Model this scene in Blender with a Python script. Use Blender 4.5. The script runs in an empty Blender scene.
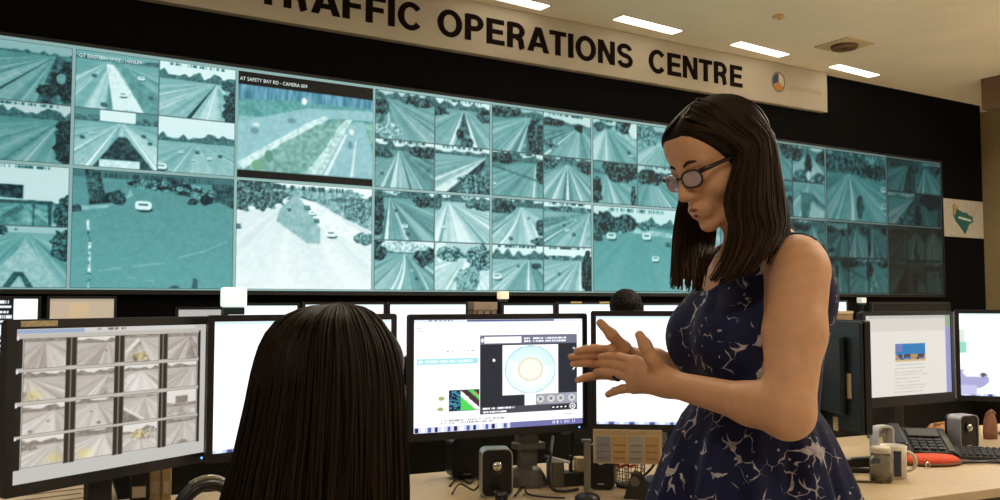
import bpy, bmesh, math, random
import numpy as np
from mathutils import Vector, Matrix

random.seed(7); np.random.seed(7)
SC = bpy.context.scene
COL = SC.collection

# ------------------------------------------------------------------ camera
F = 900.0                                   # focal length in pixels of a 1000 x 500 frame
PITCH = math.atan(51 / F)
CAMZ = 1.3
cam_d = bpy.data.cameras.new('camera'); cam_d.sensor_width = 36.0; cam_d.lens = 36.0 * F / 1000.0
cam_d.clip_start = 0.05; cam_d.clip_end = 100
cam = bpy.data.objects.new('camera', cam_d); COL.objects.link(cam)
cam.location = (0, 0, CAMZ); cam.rotation_euler = (math.pi / 2 + PITCH, 0, 0)
SC.camera = cam

# ------------------------------------------------------------------ world and exposure
wd = bpy.data.worlds.new('room_air'); SC.world = wd; wd.use_nodes = True
wd.node_tree.nodes['Background'].inputs[0].default_value = (1.0, 0.80, 0.56, 1)
wd.node_tree.nodes['Background'].inputs[1].default_value = 0.22
SC.view_settings.view_transform = 'Standard'; SC.view_settings.look = 'None'
SC.view_settings.exposure = 0.0; SC.view_settings.gamma = 1.0; SC.view_settings.use_curve_mapping = False
try:
    SC.cycles.use_denoising = True
    SC.cycles.max_bounces = 6
    SC.cycles.sample_clamp_indirect = 4.0
except Exception: pass
LAMP_POWER = 118.0                            # emission of the added, unseen lamp panels over the operators
LAMP_DIM = 3.5                               # the row beside the video wall is dimmed

# ------------------------------------------------------------------ projection helpers (the room is laid out in metres)
def ray(x, y):
    a, c = (x - 500) / F, (250 - y) / F
    return Vector((a, math.cos(PITCH) - c * math.sin(PITCH), math.sin(PITCH) + c * math.cos(PITCH)))
def at(x, y, Y):
    r = ray(x, y); return Vector((0, 0, CAMZ)) + r * (Y / r.y)
def onz(x, y, z):
    r = ray(x, y); return Vector((0, 0, CAMZ)) + r * ((z - CAMZ) / r.z)

# ------------------------------------------------------------------ materials
def s2l(c):
    c = np.asarray(c, dtype=np.float64)
    return np.where(c <= 0.04045, c / 12.92, ((c + 0.055) / 1.055) ** 2.4)
def hexc(r, g, b): return tuple(float(v) for v in s2l(np.array([r, g, b]) / 255.0))
MATS = {}
def mat(name, col, rough=0.6, metal=0.0, vary=0.12, scale=30.0, bump=0.0, spec=0.5, emit=None, estr=1.0, alpha=None, trans=0.0, coat=0.0):
    if name in MATS: return MATS[name]
    m = bpy.data.materials.new(name); m.use_nodes = True
    nt = m.node_tree; b = nt.nodes['Principled BSDF']
    b.inputs['Roughness'].default_value = rough; b.inputs['Metallic'].default_value = metal
    b.inputs['Specular IOR Level'].default_value = spec
    tc = nt.nodes.new('ShaderNodeTexCoord'); nz = nt.nodes.new('ShaderNodeTexNoise')
    nz.inputs['Scale'].default_value = scale; nz.inputs['Detail'].default_value = 4
    nt.links.new(tc.outputs['Object'], nz.inputs['Vector'])
    rp = nt.nodes.new('ShaderNodeValToRGB')
    rp.color_ramp.elements[0].position = 0.3; rp.color_ramp.elements[1].position = 0.7
    rp.color_ramp.elements[0].color = tuple(max(0, c * (1 - vary)) for c in col) + (1,)
    rp.color_ramp.elements[1].color = tuple(min(1, c * (1 + vary)) for c in col) + (1,)
    nt.links.new(nz.outputs['Fac'], rp.inputs['Fac']); nt.links.new(rp.outputs['Color'], b.inputs['Base Color'])
    if bump:
        bp = nt.nodes.new('ShaderNodeBump'); bp.inputs['Strength'].default_value = bump; bp.inputs['Distance'].default_value = 0.01
        nt.links.new(nz.outputs['Fac'], bp.inputs['Height']); nt.links.new(bp.outputs['Normal'], b.inputs['Normal'])
    if emit is not None:
        b.inputs['Emission Color'].default_value = tuple(emit) + (1,); b.inputs['Emission Strength'].default_value = estr
    if trans: b.inputs['Transmission Weight'].default_value = trans
    if coat: b.inputs['Coat Weight'].default_value = coat
    MATS[name] = m
    return m
def screen_mat(name, strength):
    """Lit display: gives off the colours stored on its pixel grid."""
    if name in MATS: return MATS[name]
    m = bpy.data.materials.new(name); m.use_nodes = True
    nt = m.node_tree; b = nt.nodes['Principled BSDF']
    b.inputs['Base Color'].default_value = (0.01, 0.01, 0.01, 1); b.inputs['Roughness'].default_value = 0.5
    b.inputs['Specular IOR Level'].default_value = 0.2
    a = nt.nodes.new('ShaderNodeAttribute'); a.attribute_name = 'pixels'
    nt.links.new(a.outputs['Color'], b.inputs['Emission Color']); b.inputs['Emission Strength'].default_value = strength
    m.cycles.emission_sampling = 'NONE'
    MATS[name] = m
    return m

M_BLACK = mat('black_wall_cloth', (0.0022, 0.0022, 0.0024), 0.9, spec=0.1)
M_BEZ = mat('black_bezel_plastic', (0.012, 0.011, 0.014), 0.42, vary=0.1)
M_SHELL = mat('dark_shell_plastic', (0.010, 0.014, 0.019), 0.45, vary=0.2, scale=12, bump=0.05)
M_STAND = mat('grey_stand_plastic', (0.11, 0.105, 0.092), 0.45)
M_SILVER = mat('silver_trim', (0.45, 0.45, 0.44), 0.35, 0.6)
M_DESK = mat('beige_laminate', hexc(192, 170, 136), 0.45, vary=0.06, scale=60)
M_DARK = mat('dark_panel', (0.012, 0.011, 0.010), 0.7)
M_CABLE = mat('cable_rubber', (0.008, 0.008, 0.008), 0.5)
M_PAPER = mat('paper', hexc(226, 214, 190), 0.8, vary=0.05)
M_CREAM = mat('cream_board', hexc(215, 195, 150), 0.7)
M_CHROME = mat('chrome', (0.7, 0.7, 0.68), 0.18, 1.0)
M_TAN = mat('tan_label', hexc(196, 178, 140), 0.7, vary=0.25, scale=200)

# ------------------------------------------------------------------ mesh helpers
def add_mesh(name, verts, faces, material, parent=None, smooth=False, extra=None):
    me = bpy.data.meshes.new(name); me.from_pydata([tuple(v) for v in verts], [], faces); me.validate()
    if smooth: me.polygons.foreach_set('use_smooth', [True] * len(me.polygons))
    me.materials.append(material)
    o = bpy.data.objects.new(name, me); COL.objects.link(o)
    if parent is not None: o.parent = parent
    me.update()
    return o
def add_np(name, V, Q, material, parent=None, smooth=True):
    """numpy verts (n,3) and quads (m,4)."""
    me = bpy.data.meshes.new(name)
    me.vertices.add(len(V)); me.vertices.foreach_set('co', np.ascontiguousarray(V, dtype=np.float32).ravel())
    n = len(Q); k = Q.shape[1]
    me.loops.add(n * k); me.loops.foreach_set('vertex_index', np.ascontiguousarray(Q, dtype=np.int32).ravel())
    me.polygons.add(n); me.polygons.foreach_set('loop_start', np.arange(0, n * k, k, dtype=np.int32))
    me.polygons.foreach_set('use_smooth', np.full(n, smooth))
    me.update(calc_edges=True); me.materials.append(material)
    o = bpy.data.objects.new(name, me); COL.objects.link(o)
    if parent is not None: o.parent = parent
    return o
class MB:
    def __init__(s): s.v = []; s.f = []
    def _add(s, vs, fs, M=None):
        b = len(s.v)
        s.v += [(M @ Vector(v)) if M is not None else Vector(v) for v in vs]
        s.f += [tuple(i + b for i in f) for f in fs]
        return s
    def box(s, lo, hi, M=None, bev=0.0):
        if bev <= 0:
            x0, y0, z0 = lo; x1, y1, z1 = hi
            vs = [(x0,y0,z0),(x1,y0,z0),(x1,y1,z0),(x0,y1,z0),(x0,y0,z1),(x1,y0,z1),(x1,y1,z1),(x0,y1,z1)]
            return s._add(vs, [(0,3,2,1),(4,5,6,7),(0,1,5,4),(1,2,6,5),(2,3,7,6),(3,0,4,7)], M)
        bm = bmesh.new(); bmesh.ops.create_cube(bm, size=1)
        for v in bm.verts:
            v.co = Vector([(lo[i] + hi[i]) / 2 + v.co[i] * (hi[i] - lo[i]) for i in range(3)])
        bmesh.ops.bevel(bm, geom=bm.edges[:], offset=bev, segments=2, affect='EDGES', profile=0.5)
        bm.verts.index_update()
        r = s._add([v.co.copy() for v in bm.verts], [tuple(v.index for v in f.verts) for f in bm.faces], M); bm.free()
        return r
    def prism(s, poly, y0, y1, M=None):
        """polygon in x,z extruded along y."""
        n = len(poly)
        vs = [(p[0], y0, p[1]) for p in poly] + [(p[0], y1, p[1]) for p in poly]
        fs = [tuple(range(n)), tuple(range(2 * n - 1, n - 1, -1))]
        fs += [(i, i + n, (i + 1) % n + n, (i + 1) % n) for i in range(n)]
        return s._add(vs, fs, M)
    def ring(s, outer, inner, y0, y1, M=None):
        n = len(outer)
        vs = [(p[0], y0, p[1]) for p in outer] + [(p[0], y0, p[1]) for p in inner] + [(p[0], y1, p[1]) for p in outer] + [(p[0], y1, p[1]) for p in inner]
        fs = []
        for i in range(n):
            j = (i + 1) % n
            fs += [(i, j, n + j, n + i), (2*n + j, 2*n + i, 3*n + i, 3*n + j), (j, i, 2*n + i, 2*n + j), (n + i, n + j, 3*n + j, 3*n + i)]
        return s._add(vs, fs, M)
    def cyl(s, a, b, r0, r1=None, n=16, M=None):
        r1 = r0 if r1 is None else r1
        a, b = Vector(a), Vector(b); d = (b - a).normalized()
        u = d.orthogonal().normalized(); w = d.cross(u)
        vs = []
        for c, r in ((a, r0), (b, r1)):
            vs += [c + (u * math.cos(2*math.pi*i/n) + w * math.sin(2*math.pi*i/n)) * r for i in range(n)]
        fs = [(i, (i+1) % n, (i+1) % n + n, i + n) for i in range(n)] + [tuple(range(n-1, -1, -1)), tuple(range(n, 2*n))]
        return s._add(vs, fs, M)
    def tube(s, pts, r, n=8, M=None, taper=None):
        pts = [Vector(p) for p in pts]; m = len(pts); vs = []; up = None
        for k, p in enumerate(pts):
            d = (pts[min(k+1, m-1)] - pts[max(k-1, 0)]).normalized()
            if up is None: up = d.orthogonal().normalized()
            up = (up - d * up.dot(d)); up = up.normalized() if up.length > 1e-6 else d.orthogonal().normalized()
            w = d.cross(up); rr = r if taper is None else taper[k]
            vs += [p + (up * math.cos(2*math.pi*i/n) + w * math.sin(2*math.pi*i/n)) * rr for i in range(n)]
        fs = []
        for k in range(m - 1):
            fs += [(k*n + i, k*n + (i+1) % n, (k+1)*n + (i+1) % n, (k+1)*n + i) for i in range(n)]
        fs += [tuple(range(n-1, -1, -1)), tuple(range((m-1)*n, m*n))]
        return s._add(vs, fs, M)
    def lathe(s, prof, c=(0, 0, 0), n=24, M=None, cap=True):
        vs = []; m = len(prof)
        for r, z in prof:
            vs += [(c[0] + r*math.cos(2*math.pi*i/n), c[1] + r*math.sin(2*math.pi*i/n), c[2] + z) for i in range(n)]
        fs = []
        for k in range(m - 1):
            fs += [(k*n + i, k*n + (i+1) % n, (k+1)*n + (i+1) % n, (k+1)*n + i) for i in range(n)]
        if cap: fs += [tuple(range(n-1, -1, -1)), tuple(range((m-1)*n, m*n))]
        return s._add(vs, fs, M)
    def build(s, name, material, parent=None, smooth=False):
        return add_mesh(name, s.v, s.f, material, parent, smooth)
def rrect(x0, z0, x1, z1, r, n=4):
    pts = []
    for cx, cz, a in ((x1 - r, z0 + r, -90), (x1 - r, z1 - r, 0), (x0 + r, z1 - r, 90), (x0 + r, z0 + r, 180)):
        for i in range(n + 1):
            t = math.radians(a + 90 * i / n); pts.append((cx + r * math.cos(t), cz + r * math.sin(t)))
    return pts
def crom(pts, k=8):
    pts = [Vector(p) for p in pts]; P = [pts[0]] + pts + [pts[-1]]; out = []
    for i in range(1, len(P) - 2):
        a, b, c, d = P[i-1], P[i], P[i+1], P[i+2]
        for j in range(k):
            t = j / k
            out.append(0.5 * ((2*b) + (c - a)*t + (2*a - 5*b + 4*c - d)*t*t + (3*b - a - 3*c + d)*t**3))
    out.append(pts[-1]); return out
def tag(o, label, cat, group=None, kind=None):
    if label: o['label'] = label
    if cat: o['category'] = cat
    if group: o['group'] = group
    if kind: o['kind'] = kind
    return o
def thing(name, loc=(0, 0, 0), rz=0.0, label=None, cat=None, group=None):
    o = bpy.data.objects.new(name, None); COL.objects.link(o)
    o.empty_display_size = 0.1; o.location = loc; o.rotation_euler = (0, 0, rz)
    return tag(o, label, cat, group)
def struct(o, label=None):
    o['kind'] = 'structure'
    if label: o['label'] = label
    return o

# ------------------------------------------------------------------ pixel canvas for lit displays (flat print on screens)
class Canvas:
    def __init__(s, w, h, c=(1, 1, 1)):
        s.w, s.h = w, h; s.a = np.zeros((h, w, 3)); s.a[:] = c
        s.u, s.v = np.meshgrid((np.arange(w) + 0.5) / w, (np.arange(h) + 0.5) / h)
    def rect(s, x0, y0, x1, y1, c):
        s.a[(s.u >= x0) & (s.u <= x1) & (s.v >= y0) & (s.v <= y1)] = c
    def mask(s, m, c): s.a[m] = c
    def ell(s, cx, cy, rx, ry, c):
        s.a[((s.u - cx) / rx) ** 2 + ((s.v - cy) / ry) ** 2 <= 1] = c
def vnoise(w, h, fx, fy, rng):
    gx, gy = int(fx) + 2, int(fy) + 2
    g = rng.random((gy, gx))
    x = np.linspace(0, fx, w); y = np.linspace(0, fy, h)
    xi, yi = x.astype(int), y.astype(int); tx, ty = (x - xi)[None, :], (y - yi)[:, None]
    tx = tx*tx*(3 - 2*tx); ty = ty*ty*(3 - 2*ty)
    A = g[np.ix_(yi, xi)]; B = g[np.ix_(yi, xi + 1)]; C = g[np.ix_(yi + 1, xi)]; D = g[np.ix_(yi + 1, xi + 1)]
    return (A*(1-tx) + B*tx)*(1-ty) + (C*(1-tx) + D*tx)*ty
def pixel_grid(name, a, x0, z0, x1, z1, y, material, parent):
    """array (h,w,3) of display colours -> flat grid of lit pixels in the x,z plane (facing -y)."""
    h, w = a.shape[:2]
    X = np.linspace(x0, x1, w); Z = np.linspace(z1, z0, h)
    gx, gz = np.meshgrid(X, Z)
    V = np.stack([gx, np.full_like(gx, y), gz], -1).reshape(-1, 3)
    i = np.arange(h * w).reshape(h, w)
    Q = np.stack([i[1:, :-1], i[1:, 1:], i[:-1, 1:], i[:-1, :-1]], -1).reshape(-1, 4)
    o = add_np(name, V, Q, material, parent, False)
    at_ = o.data.attributes.new('pixels', 'FLOAT_COLOR', 'POINT')
    c = np.ones((h * w, 4), dtype=np.float32); c[:, :3] = s2l(np.clip(a, 0, 1)).reshape(-1, 3)
    at_.data.foreach_set('color', c.ravel())
    return o

# roadside camera picture: brightness field 0..1
def road_view(w, h, seed, **k):
    S = 3; g = _road(w * S, h * S, seed, **k).reshape(h, S, w, S).mean((1, 3))
    e = np.pad(g, 1, mode='edge'); g = .6*g + .1*(e[:-2, 1:-1] + e[2:, 1:-1] + e[1:-1, :-2] + e[1:-1, 2:])
    u, v = np.meshgrid((np.arange(w) + .5) / w, (np.arange(h) + .5) / h)
    return np.where((u < 1.0 / w) | (u > 1 - 1.0 / w) | (v < 1.0 / h) | (v > 1 - 1.0 / h), .1, g)
def _road(w, h, seed, hor=0.22, vx=0.5, sky=0.9, far=0.35, base=0.55, bands=(), lines=(), blobs=(), cars=(), polys=(), c=0.0, cap=True, dark=0.0, st=1.0):
    rng = np.random.default_rng(seed)
    u, v = np.meshgrid((np.arange(w) + 0.5) / w, (np.arange(h) + 0.5) / h)
    n1 = vnoise(w, h, w / 5.0, h / 5.0, rng); n2 = vnoise(w, h, w / 18.0, h / 13.0, rng); n3 = vnoise(w, h, 5, 4, rng)
    g = np.full((h, w), float(base)) + (n3 - 0.5) * 0.06
    t = np.clip((v - hor) / (1 - hor), 0, None)
    def ex(xb): return vx + (xb - vx) * t + c * (1 - t) ** 2 * np.sign(xb - vx + 1e-6) * 0 + c * t * (1 - t)
    below = v > hor
    for xl, xr, sh, no in bands:
        m = below & (u >= ex(xl)) & (u <= ex(xr))
        g = np.where(m, sh + no * (0.35 * n1 + 0.6 * n2 - 0.475), g)
    if below.any():                                  # lanes, kerbs and wheel tracks run to the vanishing point
        xb_ = np.clip(vx + (u - vx) / np.maximum(t, .03), -6, 7)
        q = np.interp(xb_, np.linspace(-6, 7, 92), rng.random(92)); q2 = np.interp(xb_, np.linspace(-6, 7, 300), rng.random(300))
        fd = np.clip((t - .03) * 6, 0, 1) * below * st
        g = g + fd * ((q - .5) * .26 + (q2 - .5) * .16) + below * (t - .5) * .06
    for xb, wd_, sh in lines:
        m = below & (np.abs(u - ex(xb)) < (wd_ * t + 0.4 / w))
        g = np.where(m, sh, g)
    treeline = hor + 0.03 - far * 0.16 * (0.5 + n2[0][None, :]) * (far > 0)
    g = np.where(v < hor + 0.01, sky, g)
    if far > 0:
        m = (v > treeline) & (v < hor + 0.02)
        g = np.where(m, 0.22 + 0.25 * n1, g)
    for P, sh, no in polys:
        m = np.zeros_like(u, bool); k = len(P)
        for i in range(k):
            (xa, ya), (xb, yb) = P[i], P[(i + 1) % k]
            if ya == yb: continue
            m ^= ((ya > v) != (yb > v)) & (u < (xb - xa) * (v - ya) / (yb - ya) + xa)
        g = np.where(m, sh + no * (n1 + n2 - 1), g)
    for cx, cy, rx, ry, sh, no in blobs:
        rr = ((u - cx) / rx) ** 2 + ((v - cy) / ry) ** 2 + (n2 - 0.5) * 0.9
        g = np.where(rr < 1, sh + no * (n1 - 0.5) * 1.4, g)
    for cx, cy, sz, sh in cars:
        g = np.where(((u - cx - .2*sz) / sz)**2 + ((v - cy - sz * .7) / (sz * .5))**2 < 1, 0.2, g)
        g = np.where(((u - cx) / sz)**4 + ((v - cy) / (sz * .75))**4 < 1, sh, g)
        g = np.where((np.abs(u - cx) < sz * 0.6) & (np.abs(v - cy + sz * 0.15) < sz * 0.2), 0.35, g)
    if cap:
        dash = (np.abs(v - 0.045) < 0.022) & (u > 0.12) & (u < 0.85)
        g = np.where(dash & (vnoise(w, h, w / 3.0, 1, rng) > 0.5), 0.2, g)
    g = g + (n1 - 0.5) * 0.025
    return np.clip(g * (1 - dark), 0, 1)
def tint(g, lo, mi, hi):
    g = g[..., None]; lo, mi, hi = (np.array(x) / 255.0 for x in (lo, mi, hi))
    return np.where(g < 0.5, lo + (mi - lo) * (g / 0.5), mi + (hi - mi) * ((g - 0.5) / 0.5))
TEAL = ((10, 34, 40), (94, 163, 164), (216, 246, 245))

# ================================================================== THE ROOM
WA = Vector((-3.11, 5.6, 0)); WANG = math.atan2(0.5263, 0.8503)
MW = Matrix.Translation(WA) @ Matrix.Rotation(WANG, 4, 'Z')      # x along the video wall, -y out into the room
CEIL = 3.79
M_CEIL = mat('ceiling_plaster', hexc(244, 232, 208), 0.9, vary=0.05, scale=1.5)
M_FLOOR = mat('beige_carpet', (0.70, 0.64, 0.54), 0.95, vary=0.15, scale=120, bump=0.2)
M_WALL = mat('olive_beige_paint', hexc(150, 132, 96), 0.85, vary=0.05, scale=3)
M_BROWN = mat('brown_bulkhead_paint', hexc(100, 76, 50), 0.8, vary=0.06, scale=3)
M_BANNER = mat('beige_banner_board', hexc(176, 165, 147), 0.7, vary=0.03, scale=4)
M_LETTER = mat('dark_brown_lettering', (0.007, 0.0035, 0.002), 0.9, spec=.1)

b = MB().box((-4.5, -11.5, -0.06), (11.6, 0.6, 0.0), MW); struct(b.build('floor', M_FLOOR))
b = MB().box((-4.5, -11.5, CEIL), (11.6, 0.6, CEIL + 0.08), MW); struct(b.build('ceiling', M_CEIL))
b = MB().box((-4.5, 0.05, 0.0), (10.9, 0.35, CEIL), MW); struct(b.build('wall_back', M_BLACK), 'black wall around the video wall')
b = MB().box((11.3, -11.0, 0.0), (11.5, 0.6, CEIL), MW); struct(b.build('wall_right', M_WALL))
b = MB().box((10.9, 0.36, 0.0), (11.3, 0.5, CEIL), MW); struct(b.build('wall_recess', M_WALL))
b = MB().box((9.55, -8.0, 3.44), (11.29, -0.75, CEIL), MW); struct(b.build('trim_1', M_BROWN), 'brown bulkhead below the ceiling')

# ------------------------------------------------------------------ ceiling lamps and vent
def ceiling_lamp(s0, o0, label, power=LAMP_DIM):
    root = thing('ceiling_light', MW @ Vector((s0, -o0, CEIL)), WANG + math.radians(4), label, 'light', 'recessed ceiling lamps')
    MB().ring(rrect(-0.39, -0.085, 0.39, 0.085, 0.004, 1), rrect(-0.37, -0.065, 0.37, 0.065, 0.004, 1), 0, 0.012, Matrix.Rotation(math.pi/2, 4, 'X')).build('frame', mat('lamp_frame_white', hexc(230, 220, 200), 0.5), root)
    MB().box((-0.37, -0.065, -0.008), (0.37, 0.065, -0.001)).build('diffuser', mat('lamp_diffuser_%d' % power, (0.8, 0.8, 0.75), 0.5, emit=(1.0, 0.88, 0.69), estr=power), root)
    return root
MWi = MW.inverted()
lamps = [((0.08, 7.30), 'lit ceiling lamp at the top edge nearest the word TRAFFIC'),
         ((1.34, 8.00), 'lit ceiling lamp above the word OPERATIONS'),
         ((2.58, 8.79), 'lit ceiling lamp above the word CENTRE'),
         ((3.84, 9.62), 'lit ceiling lamp farthest right, beside the banner end')]
for (x, y), lb in lamps:
    p = MWi @ Vector((x, y, 0)); ceiling_lamp(p.x, -p.y, lb)
# unseen lamps added outside the frame, placed to brighten the ceiling and people
for s, o in ((1.2, 3.0), (3.9, 3.0), (6.6, 3.0), (8.9, 3.0), (3.9, 5.2), (6.6, 5.2), (8.9, 5.2), (8.9, 7.4), (6.6, 4.1), (8.2, 2.3), (8.9, 4.1), (-1.5, 7.4), (3.9, 7.4), (6.6, 7.4)):
        ceiling_lamp(s, o, 'lit ceiling lamp in the rows over the operators, above the frame', LAMP_POWER)
vp = MWi @ Vector((3.35, 8.63, 0))
v_ = thing('ceiling_vent', MW @ Vector((vp.x, vp.y, CEIL)), WANG, 'square ceiling vent with a dark round centre', 'vent')
MB().box((-0.2, -0.2, -0.012), (0.2, 0.2, -0.001), bev=0.003).build('plate', mat('vent_plate', hexc(205, 182, 140), 0.7), v_)
MB().lathe([(0.13, -0.013), (0.125, -0.03), (0.11, -0.034), (0.02, -0.03)], n=24).build('grille', mat('vent_dark', hexc(95, 72, 45), 0.7), v_, True)
for i in range(3):
    MB().lathe([(0.05 + 0.03*i, -0.036), (0.05 + 0.03*i, -0.042), (0.06 + 0.03*i, -0.042), (0.06 + 0.03*i, -0.036)], n=24, cap=False).build('ring', mat('vent_dark2', hexc(140, 112, 75), 0.7), v_)
sd = onz(590/1000*540 + 460 - 0, 15.5, CEIL)
d_ = thing('smoke_detector', (sd.x, sd.y, CEIL), 0, 'small round smoke detector on the ceiling between lamps', 'detector')
MB().lathe([(0.05, -0.001), (0.05, -0.02), (0.035, -0.03), (0.01, -0.032)], n=20).build('housing', mat('detector_cream', hexc(200, 172, 125), 0.6), d_, True)
MB().lathe([(0.012, -0.032), (0.010, -0.04)], n=12).build('sensor', M_TAN, d_)

# ------------------------------------------------------------------ banner with its lettering
def text_mesh(body, parent, name, material, x0, x1, z0, z1, y, bold=0.0, ext=0.004, M=None):
    """lettering fitted into the box x0..x1, z0..z1 in the parent's x,z plane, facing -y."""
    cu = bpy.data.curves.new(name, 'FONT'); cu.body = body; cu.size = 1.0; cu.offset = bold; cu.extrude = 0.0
    cu.resolution_u = 3
    o = bpy.data.objects.new(name, cu); COL.objects.link(o)
    dg = bpy.context.evaluated_depsgraph_get(); me = bpy.data.meshes.new_from_object(o.evaluated_get(dg))
    bpy.data.objects.remove(o); bpy.data.curves.remove(cu)
    bm = bmesh.new(); bm.from_mesh(me)
    r = bmesh.ops.extrude_face_region(bm, geom=bm.faces[:])
    xs = [v.co.x for v in bm.verts]; ys = [v.co.y for v in bm.verts]
    nx0, nx1, ny0, ny1 = min(xs), max(xs), min(ys), max(ys)
    top = {v for v in r['geom'] if isinstance(v, bmesh.types.BMVert)}
    for v in bm.verts:
        a = (v.co.x - nx0) / (nx1 - nx0); c = (v.co.y - ny0) / (ny1 - ny0)
        v.co = Vector((x0 + a * (x1 - x0), y - (ext if v in top else 0), z0 + c * (z1 - z0)))
    bmesh.ops.recalc_face_normals(bm, faces=bm.faces[:])
    bm.to_mesh(me); bm.free(); me.name = name; me.materials.clear(); me.materials.append(material)
    o = bpy.data.objects.new(name, me); COL.objects.link(o); o.parent = parent
    return o
# heavy grotesque capitals drawn as strokes (cap height 1)
def ribbon(pts, w):
    n = len(pts); L, R = [], []
    for i in range(n):
        a, b = pts[max(0, i-1)], pts[min(n-1, i+1)]; dx, dz = b[0] - a[0], b[1] - a[1]; l = math.hypot(dx, dz) or 1
        ww = w if not callable(w) else w(abs(dx) / l)
        L.append((pts[i][0] - dz/l*ww/2, pts[i][1] + dx/l*ww/2)); R.append((pts[i][0] + dz/l*ww/2, pts[i][1] - dx/l*ww/2))
    return [[L[i], L[i+1], R[i+1], R[i]] for i in range(n - 1)]
def arc(cx, cz, rx, rz, a0, a1, n=20): return [(cx + rx*math.cos(math.radians(a0 + (a1 - a0)*i/n)), cz + rz*math.sin(math.radians(a0 + (a1 - a0)*i/n))) for i in range(n + 1)]
def gbox(x0, z0, x1, z1): return [(x0, z0), (x1, z0), (x1, z1), (x0, z1)]
wv_ = lambda h: .255 - .06*h                 # verticals heavier than horizontals
bowl = [(.16, .925), (.42, .925)] + arc(.48, .695, .27, .23, 90, -90, 14) + [(.42, .465), (.16, .465)]
GLY = {
 'T': (.84, [gbox(.02, .81, .82, 1), gbox(.29, 0, .55, .84)]),
 'I': (.40, [gbox(.07, 0, .33, 1)]),
 'E': (.90, [gbox(.08, 0, .34, 1), gbox(.28, .81, .85, 1), gbox(.28, .42, .80, .60), gbox(.28, 0, .87, .19)]),
 'F': (.83, [gbox(.08, 0, .34, 1), gbox(.28, .81, .81, 1), gbox(.28, .41, .74, .59)]),
 'P': (.92, [gbox(.08, 0, .34, 1)] + ribbon(bowl, wv_)),
 'R': (1.0, [gbox(.08, 0, .34, 1)] + ribbon(bowl, wv_) + ribbon([(.5, .46), (.62, .42), (.69, .33), (.71, .2), (.73, .08), (.77, .0)], .25)),
 'A': (1.0, [[(-.01, 0), (.26, 0), (.62, 1), (.36, 1)], [(.74, 0), (1.01, 0), (.64, 1), (.38, 1)], gbox(.24, .20, .76, .38)]),
 'N': (1.0, [gbox(.07, 0, .31, 1), gbox(.69, 0, .93, 1), [(.07, 1), (.33, 1), (.93, 0), (.67, 0)]]),
 'O': (1.08, ribbon(arc(.54, .5, .385, .43, 0, 360, 36), wv_)),
 'C': (1.0, ribbon(arc(.53, .5, .37, .43, 38, 322, 30), wv_)),
 'S': (.92, ribbon(arc(.45, .72, .285, .205, 8, 250, 18) + arc(.46, .285, .30, .215, 78, -172, 18), lambda h: .225 - .03*h)),
}
def word(text, parent, material, x0, x1, z0, z1, y0, y1):
    tot = sum(GLY[c][0] for c in text); k = (x1 - x0) / tot; x = x0
    for c in text:
        adv, polys = GLY[c]; b = MB()
        for i, P in enumerate(polys): b.prism([(x + p[0]*k, z0 + p[1]*(z1 - z0)) for p in P], y0 - .00002*i, y1)
        b.build('letter', material, parent); x += adv * k
ban = thing('banner', WA, WANG, 'long beige banner lettered TRAFFIC OPERATIONS CENTRE above the video wall', 'sign')
MB().box((-3.2, -0.03, 3.35), (7.835, 0.045, CEIL - 0.002), bev=0.004).build('board', M_BANNER, ban)
for wd_, a, c in (('TRAFFIC', 1.555, 2.91), ('OPERATIONS', 3.035, 5.10), ('CENTRE', 5.275, 6.535)):
    word(wd_, ban, M_LETTER, a, c, 3.455, 3.672, -0.034, -0.0305)
lg = MB(); 
for k in range(3):
    a0 = math.radians(90 + 120 * k); pts = [(7.06, 3.585)] + [(7.06 + 0.082*math.cos(a0 + math.radians(t)), 3.585 + 0.09*math.sin(a0 + math.radians(t))) for t in range(4, 118, 12)]
    MB().prism(pts, -0.034, -0.0305).build('emblem', mat(['emblem_blue', 'emblem_ochre', 'emblem_white'][k], [hexc(40, 70, 105), hexc(190, 120, 45), hexc(200, 190, 170)][k], 0.6), ban)
MB().ring([(7.06 + 0.1*math.cos(i*math.pi/12), 3.585 + 0.108*math.sin(i*math.pi/12)) for i in range(24)], [(7.06 + 0.084*math.cos(i*math.pi/12), 3.585 + 0.092*math.sin(i*math.pi/12)) for i in range(24)], -0.034, -0.0305).build('emblem_ring', mat('emblem_grey', hexc(120, 110, 95), 0.6), ban)
text_mesh('mainroads', ban, 'faint_lettering', mat('faint_pink_letter', hexc(190, 166, 142), 0.7), 7.2, 7.74, 3.53, 3.60, -0.031, bold=0.0, ext=0.002)

# plate with the teal state-shaped emblem
pl = thing('wall_plate', WA, WANG, 'white square plate with a teal map-shaped emblem on the black wall', 'sign')
MB().box((9.965, 0.02, 2.085), (10.85, 0.049, 2.55), bev=0.004).build('plate', mat('plate_white', hexc(176, 168, 154), 0.6), pl)
def emb(pts): return [(10.2 + x*0.46, 2.12 + y*0.38) for x, y in pts]
MB().prism(emb([(0.0, 0.95), (0.09, 1.0), (0.2, 0.8), (0.42, 0.72), (0.62, 0.72), (0.66, 0.66), (0.88, 0.6), (0.9, 0.42), (0.72, 0.36), (0.6, 0.15), (0.5, 0.02), (0.3, 0.25), (0.12, 0.4), (0.0, 0.6)]), 0.012, 0.0195).build('emblem', mat('emblem_teal', hexc(34, 88, 86), 0.6), pl)
MB().prism(emb([(-0.01, 0.6), (0.0, 0.96), (0.09, 1.0), (0.14, 0.85), (0.06, 0.62)]), 0.009, 0.0118).build('emblem_edge', mat('emblem_gold', hexc(170, 140, 70), 0.6), pl)
MB().prism(emb([(0.22, 0.58), (0.78, 0.5), (0.78, 0.43), (0.22, 0.51)]), 0.009, 0.0118).build('emblem_band', mat('emblem_pale', hexc(190, 200, 190), 0.6), pl)

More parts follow.
